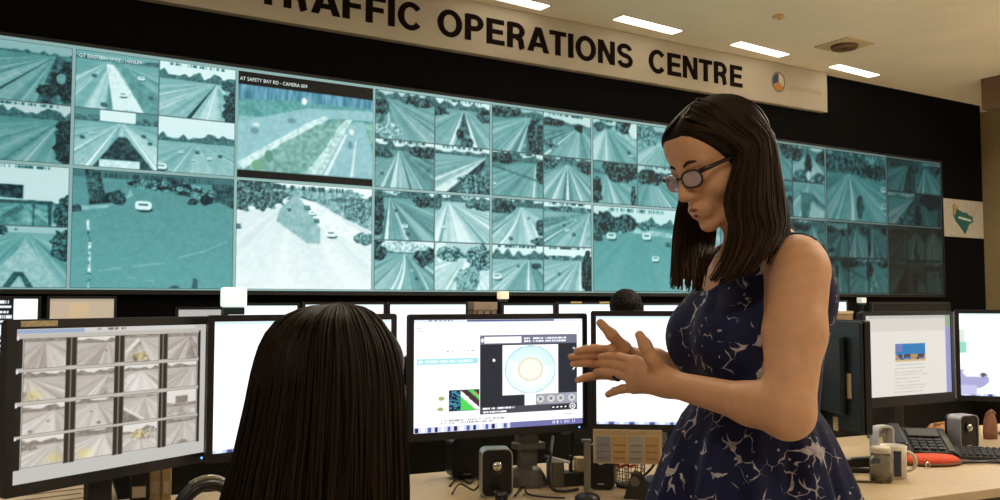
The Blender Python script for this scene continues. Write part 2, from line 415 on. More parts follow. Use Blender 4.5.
# ------------------------------------------------------------------ video wall of camera pictures
VW = thing('video_wall', WA, WANG, 'wide teal video wall showing many road camera pictures', 'video wall')
PW, PH, PZ = 1.061, 0.7985, 1.374
M_SCR = screen_mat('video_wall_pixels', 1.0)
def pale_edge(gain): return mat('screen_edge_%d' % int(gain * 100), (0.01, 0.01, 0.01), 0.5, emit=hexc(int(150*gain), int(190*gain), int(188*gain)), estr=0.8)
COLPX = [170, 163, 143, 120, 104, 95, 75, 66, 60, 54]
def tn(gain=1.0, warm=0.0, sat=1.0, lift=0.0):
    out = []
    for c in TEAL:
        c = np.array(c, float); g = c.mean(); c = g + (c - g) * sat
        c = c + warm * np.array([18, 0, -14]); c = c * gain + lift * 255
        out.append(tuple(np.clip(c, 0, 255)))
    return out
def feed(spec, w, h, seed, T):
    s = dict(spec); m = s.pop('mir', False)
    g = road_view(w, h, seed, **s)
    if m: g = g[:, ::-1]
    g = np.clip(.5 + (g - .5) * 1.22, 0, 1)
    return tint(g, *T)
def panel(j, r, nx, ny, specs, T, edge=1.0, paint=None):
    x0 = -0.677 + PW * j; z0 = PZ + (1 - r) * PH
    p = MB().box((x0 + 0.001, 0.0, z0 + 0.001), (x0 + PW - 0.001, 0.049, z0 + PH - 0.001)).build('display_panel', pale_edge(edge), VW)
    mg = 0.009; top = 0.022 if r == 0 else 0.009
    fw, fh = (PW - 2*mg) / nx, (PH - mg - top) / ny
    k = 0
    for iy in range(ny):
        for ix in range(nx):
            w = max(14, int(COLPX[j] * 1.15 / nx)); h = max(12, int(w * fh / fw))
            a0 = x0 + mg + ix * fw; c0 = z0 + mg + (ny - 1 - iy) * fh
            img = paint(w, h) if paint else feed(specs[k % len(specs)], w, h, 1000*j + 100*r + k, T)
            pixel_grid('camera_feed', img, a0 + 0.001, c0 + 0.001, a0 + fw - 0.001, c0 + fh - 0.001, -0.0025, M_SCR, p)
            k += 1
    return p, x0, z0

TR = 0.22   # dark tree tone
# left column (cut by the frame)
A1 = dict(hor=.17, vx=.82, sky=.72, base=.5, bands=[(-2.6, .72, .58, .15), (.6, 2.2, .3, .5)], lines=[(-1.7, .03, .3), (-1.0, .03, .25), (-.4, .02, .72), (.05, .03, .24), (.45, .012, .72)], blobs=[(.72, .78, .12, .13, .17, .3), (.93, .6, .1, .35, .13, .3), (.88, .55, .05, .08, .6, .1)], cap=False)
A2 = dict(hor=.25, vx=.9, sky=.9, base=.5, far=.9, bands=[(-2.5, .5, .55, .12)], lines=[(-1.9, .03, .75), (-1.3, .02, .3), (.5, .02, .8)], blobs=[(.93, .65, .12, .4, .15, .3)])
A3 = dict(hor=.62, vx=.5, sky=.9, base=.5, bands=[(-.4, 1.5, .52, .35)], polys=[([(-.1, .32), (.5, .34), (.5, .56), (-.1, .54)], .16, .25), ([(-.1, .58), (.82, .58), (.82, .63), (-.1, .63)], .25, .1), ([(.76, .58), (.81, .58), (.81, 1), (.78, 1)], .22, .1), ([(.6, .6), (.63, .6), (.62, 1), (.6, 1)], .3, .1)], blobs=[(.95, .8, .12, .3, .25, .4)])
A4 = dict(hor=.1, vx=.55, sky=.75, base=.62, far=0, bands=[(-.4, 1.4, .62, .08)], polys=[([(.55, .25), (.05, 1.0), (.95, 1.0)], .72, .1), ([(.3, 1.0), (.42, .74), (.52, .74), (.64, 1.0), (.56, 1.0), (.48, .8), (.38, 1.0)], .3, .2)], blobs=[(.0, .08, .4, .1, .3, .5), (.93, .3, .12, .25, .25, .4)], cap=False)
panel(0, 0, 2, 2, [A1, A1, A2, A2], tn(.86, sat=1.1))
panel(0, 1, 2, 2, [A3, A3, A4, A4], tn(.92, sat=1.1))
# second column
B1 = dict(hor=.13, vx=.42, sky=.55, base=.55, far=.4, bands=[(-1.6, .35, .62, .12), (.42, 2.2, .56, .15)], polys=[([(.36, .2), (.44, .2), (.82, .98), (.45, .98)], .92, .15), ([(.45, .12), (.52, .12), (1.0, .8), (1.0, 1.0), (.82, 1.0)], .48, .1)], cars=[(.22, .42, .03, .3), (.34, .9, .04, .3), (.56, .7, .05, .95), (.78, .38, .04, .95), (.9, .7, .03, .3)], cap=False)
B2 = dict(hor=.3, vx=.75, sky=.97, base=.62, far=.8, bands=[(-2.8, .45, .66, .12), (.3, 1.3, .7, .12)], lines=[(-2.0, .02, .9), (-1.3, .03, .45), (-.8, .02, .9), (.38, .03, .18), (.62, .012, .9)], blobs=[(.97, .78, .14, .4, .2, .3), (.9, .34, .1, .1, .25, .3)])
B3 = dict(hor=.2, vx=.55, sky=.45, base=.6, far=.6, bands=[(-.6, 1.7, .68, .12)], polys=[([(.52, .45), (.62, .45), (.95, 1), (.22, 1)], .2, .2), ([(.3, .86), (.78, .86), (.78, 1), (.3, 1)], .88, .1), ([(.3, .0), (.72, .0), (.72, .2), (.3, .2)], .97, .05)], lines=[(.15, .02, .95), (1.0, .02, .95), (-.25, .015, .9)], cars=[(.1, .5, .03, .25), (.2, .42, .025, .9), (.82, .4, .03, .25), (.9, .52, .03, .3)], cap=False)
B4 = dict(st=.6, hor=.42, vx=.5, sky=.9, base=.62, far=.8, bands=[(-1.5, 2.5, .62, .1)], lines=[(-.6, .02, .8), (.2, .015, .8), (1.3, .02, .8)], cars=[(.05, .9, .07, .97), (.3, .62, .03, .95), (.5, .6, .03, .3), (.66, .7, .03, .95), (.8, .64, .03, .3), (.45, .75, .02, .9)], cap=False)
pB, bx, bz = panel(1, 0, 2, 2, [B1, B2, B3, B4], tn(1.0, sat=.95))
B5 = dict(st=0, hor=.06, vx=.5, sky=.35, base=.49, far=0, bands=[(-6, 7, .48, .05)],
          polys=[([(.07, .0), (.16, .02), (.19, .2), (.1, .26)], .25, .3), ([(.1, .24), (.28, .16), (.3, .26), (.1, .3)], .18, .2), ([(0, .36), (.2, .32), (.36, .2), (.34, .15), (.3, .28), (.1, .31), (0, .31)], .64, .1), ([(.086, .42), (.1, .42), (.117, .62), (.117, 1), (.1, 1), (.102, .62)], .66, .7),
                 ([(.3, .09), (.55, .03), (.85, .12), (.96, .18), (.96, .26), (.8, .2), (.55, .16), (.35, .13)], .3, .6), ([(.85, .06), (1, .06), (1, .28), (.86, .2)], .25, .2), ([(.16, .845), (.3, .815), (.3, .83), (.16, .86)], .58, .05), ([(.36, .80), (.56, .77), (.56, .785), (.36, .815)], .58, .05), ([(.64, .72), (.8, .66), (.96, .56), (.96, .575), (.8, .675), (.64, .735)], .58, .05), ([(.33, .9), (.38, .905), (.38, .915), (.33, .91)], .62, 0), ([(.44, .92), (.5, .93), (.5, .94), (.44, .93)], .62, 0)],
          blobs=[(.27, .24, .05, .05, .2, .3), (.73, .23, .035, .03, .15, .3), (.82, .21, .045, .045, .12, .2), (.03, .34, .03, .03, .2, .2), (.75, .97, .02, .06, .3, .1), (.62, .99, .03, .02, .3, .1)], cars=[(.42, .285, .05, .95)], cap=True)
panel(1, 1, 1, 1, [B5], tn(1.0, sat=1.0))
# third column: letterboxed colour picture, and the pale junction
def paint_c2(w, h):
    S = 3; a = _paint_c2(w*S, h*S).reshape(h, S, w, S, 3).mean((1, 3)); e = np.pad(a, ((1, 1), (1, 1), (0, 0)), mode='edge')
    return .4*a + .15*(e[:-2, 1:-1] + e[2:, 1:-1] + e[1:-1, :-2] + e[1:-1, 2:])
def _paint_c2(w, h):
    g = dict(hor=.05, vx=.75, sky=.4, base=.6, far=0, cap=False)
    im = tint(road_view(w, h, 77, **g), *tn(1.05))
    u, v = np.meshgrid((np.arange(w) + .5) / w, (np.arange(h) + .5) / h); rng = np.random.default_rng(5)
    n = vnoise(w, h, w / 10, h / 10, rng)[..., None]; n2 = vnoise(w, h, w / 6, h / 40, rng)[..., None]
    def poly(P, c, no=0.0):
        m = np.zeros_like(u, bool); k = len(P)
        for i in range(k):
            (xa, ya), (xb, yb) = P[i], P[(i + 1) % k]
            if ya != yb: m ^= ((ya > v) != (yb > v)) & (u < (xb - xa) * (v - ya) / (yb - ya) + xa)
        im[m] = np.clip(np.array(c) / 255. + (n[m] - .5) * no, 0, 1)
    im[v < .27] = np.clip(np.array((88, 150, 172)) / 255. + (n2[v < .27] - .5) * .3, 0, 1)
    poly([(0, .27), (.35, .23), (1, .22), (1, .4), (.0, .42)], (95, 165, 165), .15)
    poly([(0, .48), (.5, .28), (1, .24), (1, .34), (.62, .36), (.45, .48), (.02, .95), (0, .95)], (148, 200, 206), .08)
    poly([(.0, .86), (.5, .42), (.62, .34), (.66, .36), (.56, .46), (.05, .92)], (205, 238, 235), .2)
    poly([(.05, .92), (.3, .66), (.56, .44), (.8, .33), (.72, .45), (.62, .68), (.48, .92)], (122, 176, 168), .22)
    poly([(.48, .92), (.62, .68), (.72, .45), (.78, .36), (.84, .34), (.72, .62), (.6, .92)], (195, 230, 225), .25)
    poly([(.6, .92), (.72, .62), (.8, .42), (.86, .36), (.93, .36), (.96, .5), (1, .68), (1, .92)], (148, 200, 206), .08)
    poly([(.62, .92), (.78, .5), (.8, .5), (.65, .92)], (225, 245, 245), .05)
    poly([(.82, .92), (.86, .55), (.87, .55), (.845, .92)], (215, 240, 240), .05)
    poly([(.93, .36), (1, .36), (1, .66)], (120, 180, 165), .25)
    for cx, cy, rx, ry, c in ((.47, .22, .02, .035, (240, 250, 250)), (.12, .55, .03, .03, (110, 155, 160)), (.13, .49, .025, .02, (210, 235, 235)), (.38, .42, .03, .025, (110, 155, 165)), (.83, .47, .02, .03, (230, 245, 245)), (.82, .6, .018, .04, (100, 150, 165)), (.22, .78, .03, .06, (95, 150, 135)), (.15, .87, .05, .05, (115, 172, 140))):
        m = ((u - cx) / rx) ** 2 + ((v - cy) / ry) ** 2 < 1; im[m] = np.array(c) / 255.
    im[v < .125] = (.02, .03, .035); im[v > .925] = (.02, .03, .035)
    return im
pC, cx0, cz0 = panel(2, 0, 1, 1, None, None, 1.0, paint_c2)
M_CAP = mat('caption_white', (.01, .01, .01), .5, emit=(.8, .95, .95), estr=.9)
text_mesh('AT SAFETY BAY RD - CAMERA 009', pC, 'caption', M_CAP, cx0 + .02, cx0 + .52, cz0 + PH - .088, cz0 + PH - .062, -.003, ext=.0008)
text_mesh('GT EASTERN HWY / HENLEY', pB, 'caption', M_CAP, bx + .03, bx + .42, bz + PH - .072, bz + PH - .048, -.003, ext=.0008)
C2 = dict(st=.2, hor=.14, vx=.4, sky=.95, base=.84, far=.6, bands=[(-6, 7, .86, .06)],
          polys=[([(.4, .12), (.44, .12), (.6, .42), (.6, .56), (.5, .56), (.28, .36), (.3, .26)], .6, .1), ([(.44, .13), (.55, .17), (1, .5), (1, .6), (.62, .42)], .9, .08), ([(.5, .12), (1, .2), (1, .42), (.8, .32)], .55, .3), ([(0, .24), (.3, .18), (.38, .12), (.3, .22), (0, .3)], .9, .05)],
          blobs=[(.15, .12, .2, .14, .3, .4), (.03, .2, .1, .08, .3, .4), (.9, .22, .13, .12, .42, .4), (.93, .5, .08, .06, .42, .35), (.6, .08, .3, .05, .55, .3)],
          cars=[(.5, .22, .025, .4), (.54, .27, .025, .95), (.68, .46, .04, .98), (.57, .34, .022, .35), (.37, .25, .014, .2), (.01, .42, .025, .35)])
panel(2, 1, 1, 1, [C2], tn(1.06, sat=.75, lift=.03), 1.1)
# fourth and fifth columns, 4 x 4 pictures
def hw(**k): return k
D = [
 hw(hor=.16, vx=.2, sky=.8, base=.55, far=.9, bands=[(.1, 2.6, .52, .1), (-1.2, .1, .4, .4)], lines=[(.25, .03, .8), (.9, .015, .75), (2.2, .04, .7)], blobs=[(.1, .35, .14, .18, .22, .4), (.75, .18, .3, .1, .25, .4), (.2, .8, .25, .15, .62, .5)], cap=False),
 hw(hor=.2, vx=.52, sky=.9, base=.55, far=.9, bands=[(-.9, .35, .6, .1), (.35, .68, .3, .55), (.72, 2, .58, .1)], lines=[(.28, .03, .9), (.74, .03, .9), (-.4, .02, .45)], blobs=[(.45, .75, .08, .14, .2, .4), (.6, .9, .1, .12, .2, .4), (.9, .3, .15, .15, .25, .4), (.05, .3, .2, .1, .25, .4)]),
 hw(hor=.2, vx=.4, sky=.92, base=.5, far=1.0, bands=[(-.6, .25, .5, .12), (.25, 1.3, .55, .12), (1.3, 3, .45, .3)], lines=[(.3, .05, .85), (.12, .03, .8), (.8, .012, .8), (.6, .02, .35)], blobs=[(.8, .22, .25, .12, .2, .4), (.1, .3, .2, .1, .3, .4)], cars=[(.12, .7, .03, .25)]),
 hw(hor=.18, vx=.95, sky=.9, base=.6, far=.5, bands=[(-4, -.6, .6, .1), (-.6, .2, .75, .2), (.2, 1.6, .35, .5)], lines=[(-3, .03, .4), (-1.8, .04, .4), (-.4, .03, .9)], blobs=[(.8, .8, .4, .22, .35, .5)]),
 # lower half of the fourth column
 hw(hor=.14, vx=.25, sky=.85, base=.52, far=.8, bands=[(.05, 2.7, .5, .06), (.15, .5, .4, .1)], lines=[(.2, .03, .9), (.55, .02, .8), (1.6, .012, .7), (2.4, .05, .75)], blobs=[(.06, .5, .1, .45, .2, .3), (.9, .2, .25, .12, .22, .4)], cars=[(.35, .4, .025, .2), (.5, .7, .05, .92), (.55, .85, .04, .3)]),
 hw(hor=.14, vx=.25, sky=.9, base=.68, far=.8, bands=[(-.6, 1.0, .78, .08), (1.0, 3.5, .7, .06)], lines=[(.1, .02, .5), (.45, .02, .95), (.9, .03, .5), (1.5, .02, .95)], blobs=[(.85, .2, .3, .1, .3, .4), (.05, .2, .08, .15, .3, .3)], cars=[(.15, .68, .04, .95)]),
 hw(hor=.24, vx=.5, sky=.95, base=.55, far=.3, bands=[(-.5, .42, .6, .08), (.42, 1.6, .5, .06)], lines=[(.4, .025, .95), (.28, .02, .9), (.9, .012, .85), (-.1, .02, .4), (1.35, .03, .85)], blobs=[(.07, .22, .16, .22, .2, .4), (.85, .3, .2, .22, .22, .4), (.5, .12, .4, .1, .75, .4)], cars=[(.62, .6, .025, .9), (.7, .75, .03, .25)], c=.15, cap=False),
 hw(hor=.3, vx=.55, sky=.75, base=.8, far=.4, bands=[(-1, 2, .82, .1)], blobs=[(.12, .2, .1, .2, .92, .1), (.3, .25, .25, .15, .42, .6), (.8, .3, .25, .25, .4, .6), (.6, .8, .22, .3, .52, .4)], lines=[(.2, .02, .95)], cap=False),
]
# the order on the wall: upper panel rows then lower panel rows
panel(3, 0, 2, 2, [D[0], D[1], D[2], D[3]], tn(1.0, sat=.85), 1.05)
panel(3, 1, 2, 2, [D[4], D[5], D[6], D[7]], tn(1.03, sat=.85), 1.05)
E_ = [
 hw(hor=.18, vx=.75, sky=.7, base=.5, far=1.0, bands=[(-2.5, .35, .58, .1), (.55, 2, .28, .5)], lines=[(-1.6, .04, .85), (-.7, .03, .8), (.1, .012, .8), (.5, .025, .8)], blobs=[(.2, .14, .3, .12, .2, .4), (.85, .6, .16, .4, .22, .4)], cap=False),
 hw(hor=.26, vx=.75, sky=.85, base=.5, far=.5, bands=[(-2, .0, .5, .2), (.0, 1.4, .55, .08)], lines=[(-1.2, .05, .2), (-.5, .03, .2), (.02, .04, .85), (.7, .012, .75)], blobs=[(.2, .22, .25, .1, .2, .4), (.74, .3, .09, .1, .12, .2), (.15, .75, .2, .1, .3, .6)]),
 hw(hor=.2, vx=.85, sky=.9, base=.5, far=1.0, bands=[(-3, 1.0, .52, .08)], lines=[(-1.6, .015, .8), (-.2, .012, .8), (.8, .03, .85)], polys=[([(0, .3), (1, .62), (1, .66), (0, .36)], .35, .1)], blobs=[(.15, .16, .3, .12, .2, .4), (.95, .4, .1, .25, .2, .4)], cars=[(.06, .72, .03, .95), (.22, .66, .025, .9)]),
 hw(hor=.16, vx=.5, sky=.8, base=.5, far=1.0, bands=[(-.6, .38, .62, .06), (.38, .56, .42, .1), (.56, 1.6, .56, .06)], lines=[(.2, .04, .85), (-.1, .03, .8), (.5, .035, .88), (.8, .03, .85), (1.15, .03, .8)], blobs=[(.88, .2, .18, .14, .22, .4), (.1, .18, .2, .12, .25, .4)], cap=False),
 hw(hor=.16, vx=.55, sky=.85, base=.6, far=1.0, bands=[(-1.6, .2, .62, .2), (.2, 1.6, .72, .06)], lines=[(-.8, .04, .35), (-.3, .03, .35), (.15, .03, .95), (.9, .012, .95)], blobs=[(.2, .18, .25, .14, .2, .4), (.93, .6, .08, .2, .25, .4), (.9, .9, .15, .1, .3, .4)], cars=[(.36, .85, .04, .3), (.7, .4, .025, .4)], c=.3),
 hw(hor=.2, vx=.95, sky=.9, base=.58, far=.6, bands=[(-3, -.2, .52, .25), (-.2, .8, .55, .06), (.8, 1.2, .6, .3)], lines=[(-2.4, .04, .3), (-1.4, .03, .3), (-.15, .03, .9), (.75, .02, .85)], blobs=[(.5, .15, .5, .06, .3, .4)], cars=[(.42, .5, .035, .3), (.48, .62, .04, .92), (.62, .7, .04, .3), (.66, .4, .025, .9)]),
 hw(hor=.3, vx=.7, sky=.9, base=.62, far=1.0, bands=[(-3, 1.2, .65, .08), (.85, 1.3, .5, .1)], lines=[(-2, .02, .9), (-1, .02, .85), (.0, .015, .9), (.7, .02, .95)], blobs=[(.85, .45, .1, .06, .2, .3)], cars=[(.1, .68, .08, .97), (.5, .45, .03, .35)]),
 hw(hor=.28, vx=.75, sky=.97, base=.6, far=.6, bands=[(-3, .8, .64, .08)], lines=[(-2, .02, .9), (-1.2, .02, .45), (-.3, .015, .9), (.3, .015, .9), (.75, .02, .9)], blobs=[(.92, .6, .14, .5, .14, .3), (.3, .25, .3, .06, .35, .4)], cars=[(.32, .6, .035, .35)]),
]
panel(4, 0, 2, 2, E_[0:4], tn(.97, sat=.95), 1.0)
panel(4, 1, 2, 2, E_[4:8], tn(1.02, sat=.88), 1.05)
G1 = dict(hor=.2, vx=.3, sky=.85, base=.6, far=.7, bands=[(-.4, .35, .72, .1), (.35, 2.6, .58, .06)], lines=[(.3, .03, .85), (1.2, .01, .8)], polys=[([(.5, .15), (1, .5), (1, .62), (.4, .2)], .72, .15)], blobs=[(.7, .14, .2, .16, .2, .6), (.92, .2, .1, .2, .92, .1), (.15, .2, .1, .1, .25, .3)], cars=[(.8, .72, .04, .25), (.86, .8, .04, .9)])
G2 = dict(hor=.2, vx=.8, sky=.7, base=.5, far=1, bands=[(-1, 1.5, .6, .08)], blobs=[(.15, .3, .3, .25, .45, .4)], cap=False)
G3 = dict(hor=.3, vx=.3, sky=.5, base=.55, far=1.0, bands=[(-.4, 1.9, .62, .06)], blobs=[(.65, .2, .4, .28, .2, .5), (.1, .7, .12, .3, .2, .4), (.9, .8, .06, .3, .2, .4)], lines=[(.5, .03, .85)], cap=False)
G4 = dict(hor=.25, vx=.3, sky=.8, base=.55, far=.8, bands=[(-.2, 1.9, .56, .06)], blobs=[(.3, .3, .3, .18, .15, .5)], lines=[(.8, .02, .9)])
panel(5, 0, 2, 2, [G1, G2, G3, G4], tn(.94, sat=1.05), 1.0)
G5 = dict(st=.15, hor=.22, vx=.5, sky=.88, base=.5, far=.6, bands=[(-6, 7, .52, .04)], polys=[([(0, .3), (.4, .24), (1, .3), (1, .36), (.4, .3), (0, .36)], .68, .2)], blobs=[(.12, .2, .14, .14, .2, .4), (.35, .2, .14, .1, .25, .4), (.6, .22, .1, .06, .35, .4)], cars=[(.05, .36, .05, .2), (.2, .35, .05, .92), (.25, .28, .03, .3), (.6, .34, .05, .92), (.7, .6, .04, .97), (.85, .42, .03, .3)])
panel(5, 1, 1, 1, [G5], tn(.97, sat=1.1), 1.0)
panel(6, 0, 2, 2, [E_[5], D[1], D[4], E_[0]], tn(.85, sat=1.05), .9)
panel(6, 1, 2, 2, [D[5], E_[3], E_[6], D[6]], tn(.85, sat=1.05), .9)
H1 = dict(hor=.12, vx=.5, sky=.6, base=.5, far=1, bands=[(-.2, .45, .62, .1), (.5, 1.1, .6, .1)], lines=[(.4, .05, .95), (.62, .05, .9)], blobs=[(.85, .15, .2, .25, .22, .4), (.45, .4, .07, .2, .25, .2), (.2, .1, .15, .1, .3, .3)], cap=False)
H2 = dict(hor=.2, vx=.5, sky=.85, base=.5, far=.8, bands=[(-.4, .4, .66, .1), (.6, 1.4, .66, .1)], blobs=[(.5, .5, .12, .28, .2, .4), (.3, .85, .3, .18, .3, .5), (.8, .85, .2, .15, .3, .4), (.1, .25, .25, .2, .2, .4), (.9, .3, .2, .2, .2, .4), (.5, .8, .06, .14, .9, .1)], cap=False)
H4 = dict(hor=.05, vx=.5, sky=.6, base=.6, far=0, bands=[(-3, 4, .6, .05)], polys=[([(.25, .3), (.55, .3), (1, .62), (1, .75), (.6, .5), (.45, 1), (.25, 1)], .38, .1), ([(.55, .55), (.95, .8), (.95, 1), (.5, 1)], .75, .15)], lines=[(.2, .04, .85)], cap=False)
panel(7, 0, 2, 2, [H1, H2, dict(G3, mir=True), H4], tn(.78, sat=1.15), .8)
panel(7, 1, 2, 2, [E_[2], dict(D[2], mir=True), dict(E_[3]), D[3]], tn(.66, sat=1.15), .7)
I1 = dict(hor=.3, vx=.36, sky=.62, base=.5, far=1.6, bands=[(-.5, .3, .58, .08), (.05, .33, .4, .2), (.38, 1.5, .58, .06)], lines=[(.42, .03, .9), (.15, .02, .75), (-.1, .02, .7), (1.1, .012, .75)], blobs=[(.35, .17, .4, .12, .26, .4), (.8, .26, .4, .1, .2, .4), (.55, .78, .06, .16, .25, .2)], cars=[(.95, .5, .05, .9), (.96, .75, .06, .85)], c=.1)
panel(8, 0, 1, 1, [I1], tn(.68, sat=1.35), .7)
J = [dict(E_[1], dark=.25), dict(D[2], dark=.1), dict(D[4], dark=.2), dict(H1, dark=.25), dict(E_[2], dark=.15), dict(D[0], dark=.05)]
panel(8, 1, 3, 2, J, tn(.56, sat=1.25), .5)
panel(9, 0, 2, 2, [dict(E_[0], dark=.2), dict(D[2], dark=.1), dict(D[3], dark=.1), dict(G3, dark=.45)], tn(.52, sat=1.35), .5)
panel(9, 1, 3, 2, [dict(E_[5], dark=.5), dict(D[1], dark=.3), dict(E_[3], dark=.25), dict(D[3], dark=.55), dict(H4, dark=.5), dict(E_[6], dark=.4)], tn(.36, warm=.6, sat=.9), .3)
fr = MB()
sx0, sx1 = -0.677, -0.677 + 10*PW
fr.box((sx0 - .02, -.012, PZ - .03), (sx1 + .02, .049, PZ - .001)); fr.box((sx0 - .02, -.012, PZ + 2*PH + .001), (sx1 + .02, .049, PZ + 2*PH + .02)); fr.box((sx1 + .001, -.012, PZ - .03), (sx1 + .02, .049, PZ + 2*PH + .02))
fr.build('frame', mat('video_frame', (.006, .006, .006), .6), VW)

# ================================================================== DESKS
DZ = 0.74
DANG = math.atan2(0.425, 0.905)
MD = Matrix.Translation((1.142, 2.573, 0)) @ Matrix.Rotation(DANG, 4, 'Z')
desk = thing('console_desk', MD.translation, DANG, 'long beige console desk carrying the front row of monitors', 'desk')
MB().box((-3.3, 0.0, DZ - 0.03), (2.7, 0.95, DZ), bev=0.004).build('worktop', M_DESK, desk)
MB().box((-3.3, -0.002, DZ - 0.034), (2.7, 0.012, DZ - 0.031)).build('edge_strip', mat('desk_edge_dark', (0.03, 0.027, 0.024), 0.5), desk)
MB().box((-3.25, 0.90, 0.08), (2.65, 0.925, DZ - 0.031)).build('modesty_panel', M_DARK, desk)
for x in (-3.28, -1.75, 0.55, 2.64):
    MB().box((x, 0.08, 0.0), (x + 0.04, 0.89, DZ - 0.031), bev=0.003).build('leg', mat('desk_leg_grey', (0.06, 0.06, 0.06), 0.5), desk)
# second row, seen above the front monitors
RB0, RBS = 5.5, 0.45
BANG = math.atan2(RBS, 1.0)
bd = thing('rear_desk', (0, RB0, 0), BANG, 'dark console desk of the second row below the video wall', 'desk')
MB().box((-3.6, -0.55, 0.75), (4.6, 0.35, 0.78), bev=0.004).build('worktop', mat('rear_top', hexc(96, 84, 68), 0.5), bd)
MB().box((-3.55, 0.28, 0.08), (4.55, 0.31, 0.749)).build('modesty_panel', M_DARK, bd)
for x in (-3.5, -0.8, 1.9, 4.45):
    MB().box((x, -0.5, 0.0), (x + 0.05, 0.27, 0.749)).build('leg', M_DARK, bd)

# ================================================================== MONITORS
WHITE = (1.0, 1.0, 1.0)
M_LCD = screen_mat('monitor_pixels', 1.25)
M_LCD_DIM = screen_mat('monitor_pixels_dim', 0.92)
def monitor(L, R, zb, zt, img, label, smat=None, base_z=DZ, bz=0.016, bzb=0.022, led=True, side=None, shell=True, feeds=None, tilt=0.0, stand='round', shellmat=None, group=None, sdx=0.0, sbr=.11):
    L, R = Vector((L[0], L[1], 0)), Vector((R[0], R[1], 0))
    W = (R - L).length; a = math.atan2(R.y - L.y, R.x - L.x); c = (L + R) / 2
    root = thing('computer_monitor', (c.x, c.y, base_z), a, label, 'monitor', group)
    z0, z1 = zb - base_z, zt - base_z; h = W / 2
    MB().ring(rrect(-h, z0, h, z1, 0.008), rrect(-h + bz, z0 + bzb, h - bz, z1 - bz, 0.001), 0, 0.02).build('bezel', M_BEZ, root)
    hh = z1 - z0
    sh = MB()
    sh.box((-h + 0.004, 0.0205, z0 + 0.004), (h - 0.004, 0.034, z1 - 0.004), bev=0.004)
    sh.box((-h * 0.7, 0.0335, z0 + hh * 0.15), (h * 0.7, 0.055, z1 - hh * 0.15), bev=0.008)
    sh.build('rear_shell', shellmat or M_SHELL, root)
    sc = pixel_grid('screen', img, -h + bz, z0 + bzb, h - bz, z1 - bz, 0.004, smat or M_LCD, root)
    if feeds:
        for (fx0, fz0, fx1, fz1, a_) in feeds:
            sx, sz = (W - 2*bz), (z1 - z0 - bz - bzb)
            pixel_grid('camera_feed', a_, -h + bz + fx0*sx, z0 + bzb + (1 - fz1)*sz, -h + bz + fx1*sx, z0 + bzb + (1 - fz0)*sz, 0.0032, smat or M_LCD, sc)
    nk = MB(); nk.box((sdx - 0.03, 0.06, 0.01), (sdx + 0.03, 0.085, z0 + hh * 0.55), bev=0.005); nk.box((sdx - 0.05, 0.05, z0 + hh*0.35), (sdx + 0.05, 0.062, z0 + hh*0.62))
    if stand == 'grey': nk.cyl((sdx + .0, .05, z0 - .03), (sdx + .0, .1, z0 - .03), .03, n=16); nk.box((sdx - .045, .045, z0 - .055), (sdx + .05, .095, z0 - .035), bev=.004)
    nk.build('stand_neck', M_STAND if stand == 'grey' else M_BEZ, root)
    b = MB(); b.lathe([(sbr, 0.0), (sbr*1.02, 0.006), (sbr*.9, 0.014), (sbr*.3, 0.018)] if sbr > .1 else [(sbr, 0), (sbr, .01), (sbr*.93, .03), (sbr*.7, .05), (sbr*.35, .062)], (sdx, 0.075, 0), 28)
    b.build('stand_base', M_STAND if stand == 'grey' else M_BEZ, root, False)
    if side: MB().box((-h - 0.004, 0.001, z0 + 0.01), (-h - 0.0005, 0.02, z1 - 0.01)).build('side_strip', side, root)
    if led:
        MB().cyl((h - 0.03, -0.0015, z0 + 0.011), (h - 0.03, 0.001, z0 + 0.011), 0.0028, n=10).build('power_light', mat('blue_led', (.05, .1, .5), .3, emit=(.15, .45, 1), estr=2.0), root)
    return root, a
def textlines(cv, x0, x1, ys, dy, c, seed, dens=0.55, pitch=1.3):
    rng = np.random.default_rng(seed)
    for y in ys:
        n = rng.random((1, cv.w * 2)); n = np.repeat(n, 1, 0)[0][:cv.w]
        e = x1 - (x1 - x0) * 0.25 * rng.random()
        m = (np.abs(cv.v - y) < dy) & (cv.u > x0) & (cv.u < e) & ((n[None, :] < dens))
        cv.a[m] = np.array(c) / 255.

# --- the left wing monitor with sixteen pictures
WARM = ((84, 77, 69), (174, 165, 155), (246, 242, 236))
c1 = Canvas(170, 120, (.80, .78, .75))
c1.rect(0, 0, .93, .035, (.86, .85, .84)); c1.rect(.0, .012, .32, .03, (.62, .70, .82)); c1.rect(0, .905, 1, 1, (.80, .79, .77))
textlines(c1, .36, .58, [.02], .008, (120, 112, 105), 3)
cols1 = [(.035, .230), (.280, .473), (.523, .715), (.765, .945)]
rows1 = [(.062, .262), (.280, .475), (.494, .690), (.708, .902)]
for k, (xa, xb) in enumerate(cols1):
    c1.rect(xb, .05, xb + (.05 if k < 3 else .018), .905, (.20, .18, .16))
    if k < 3: c1.rect(xb + .021, .05, xb + .029, .905, (.55, .51, .46))
c1.rect(0, .05, .035, .905, (.12, .11, .10))
for ra, rb in rows1: c1.rect(0, ra - .018, .95, ra + .004, (.78, .76, .73)); c1.rect(0, ra - .012, .02, ra + .012, (.9, .9, .9))
def wf(**k):
    k.setdefault('sky', .93); k.setdefault('base', .68); k.setdefault('cap', False); return k
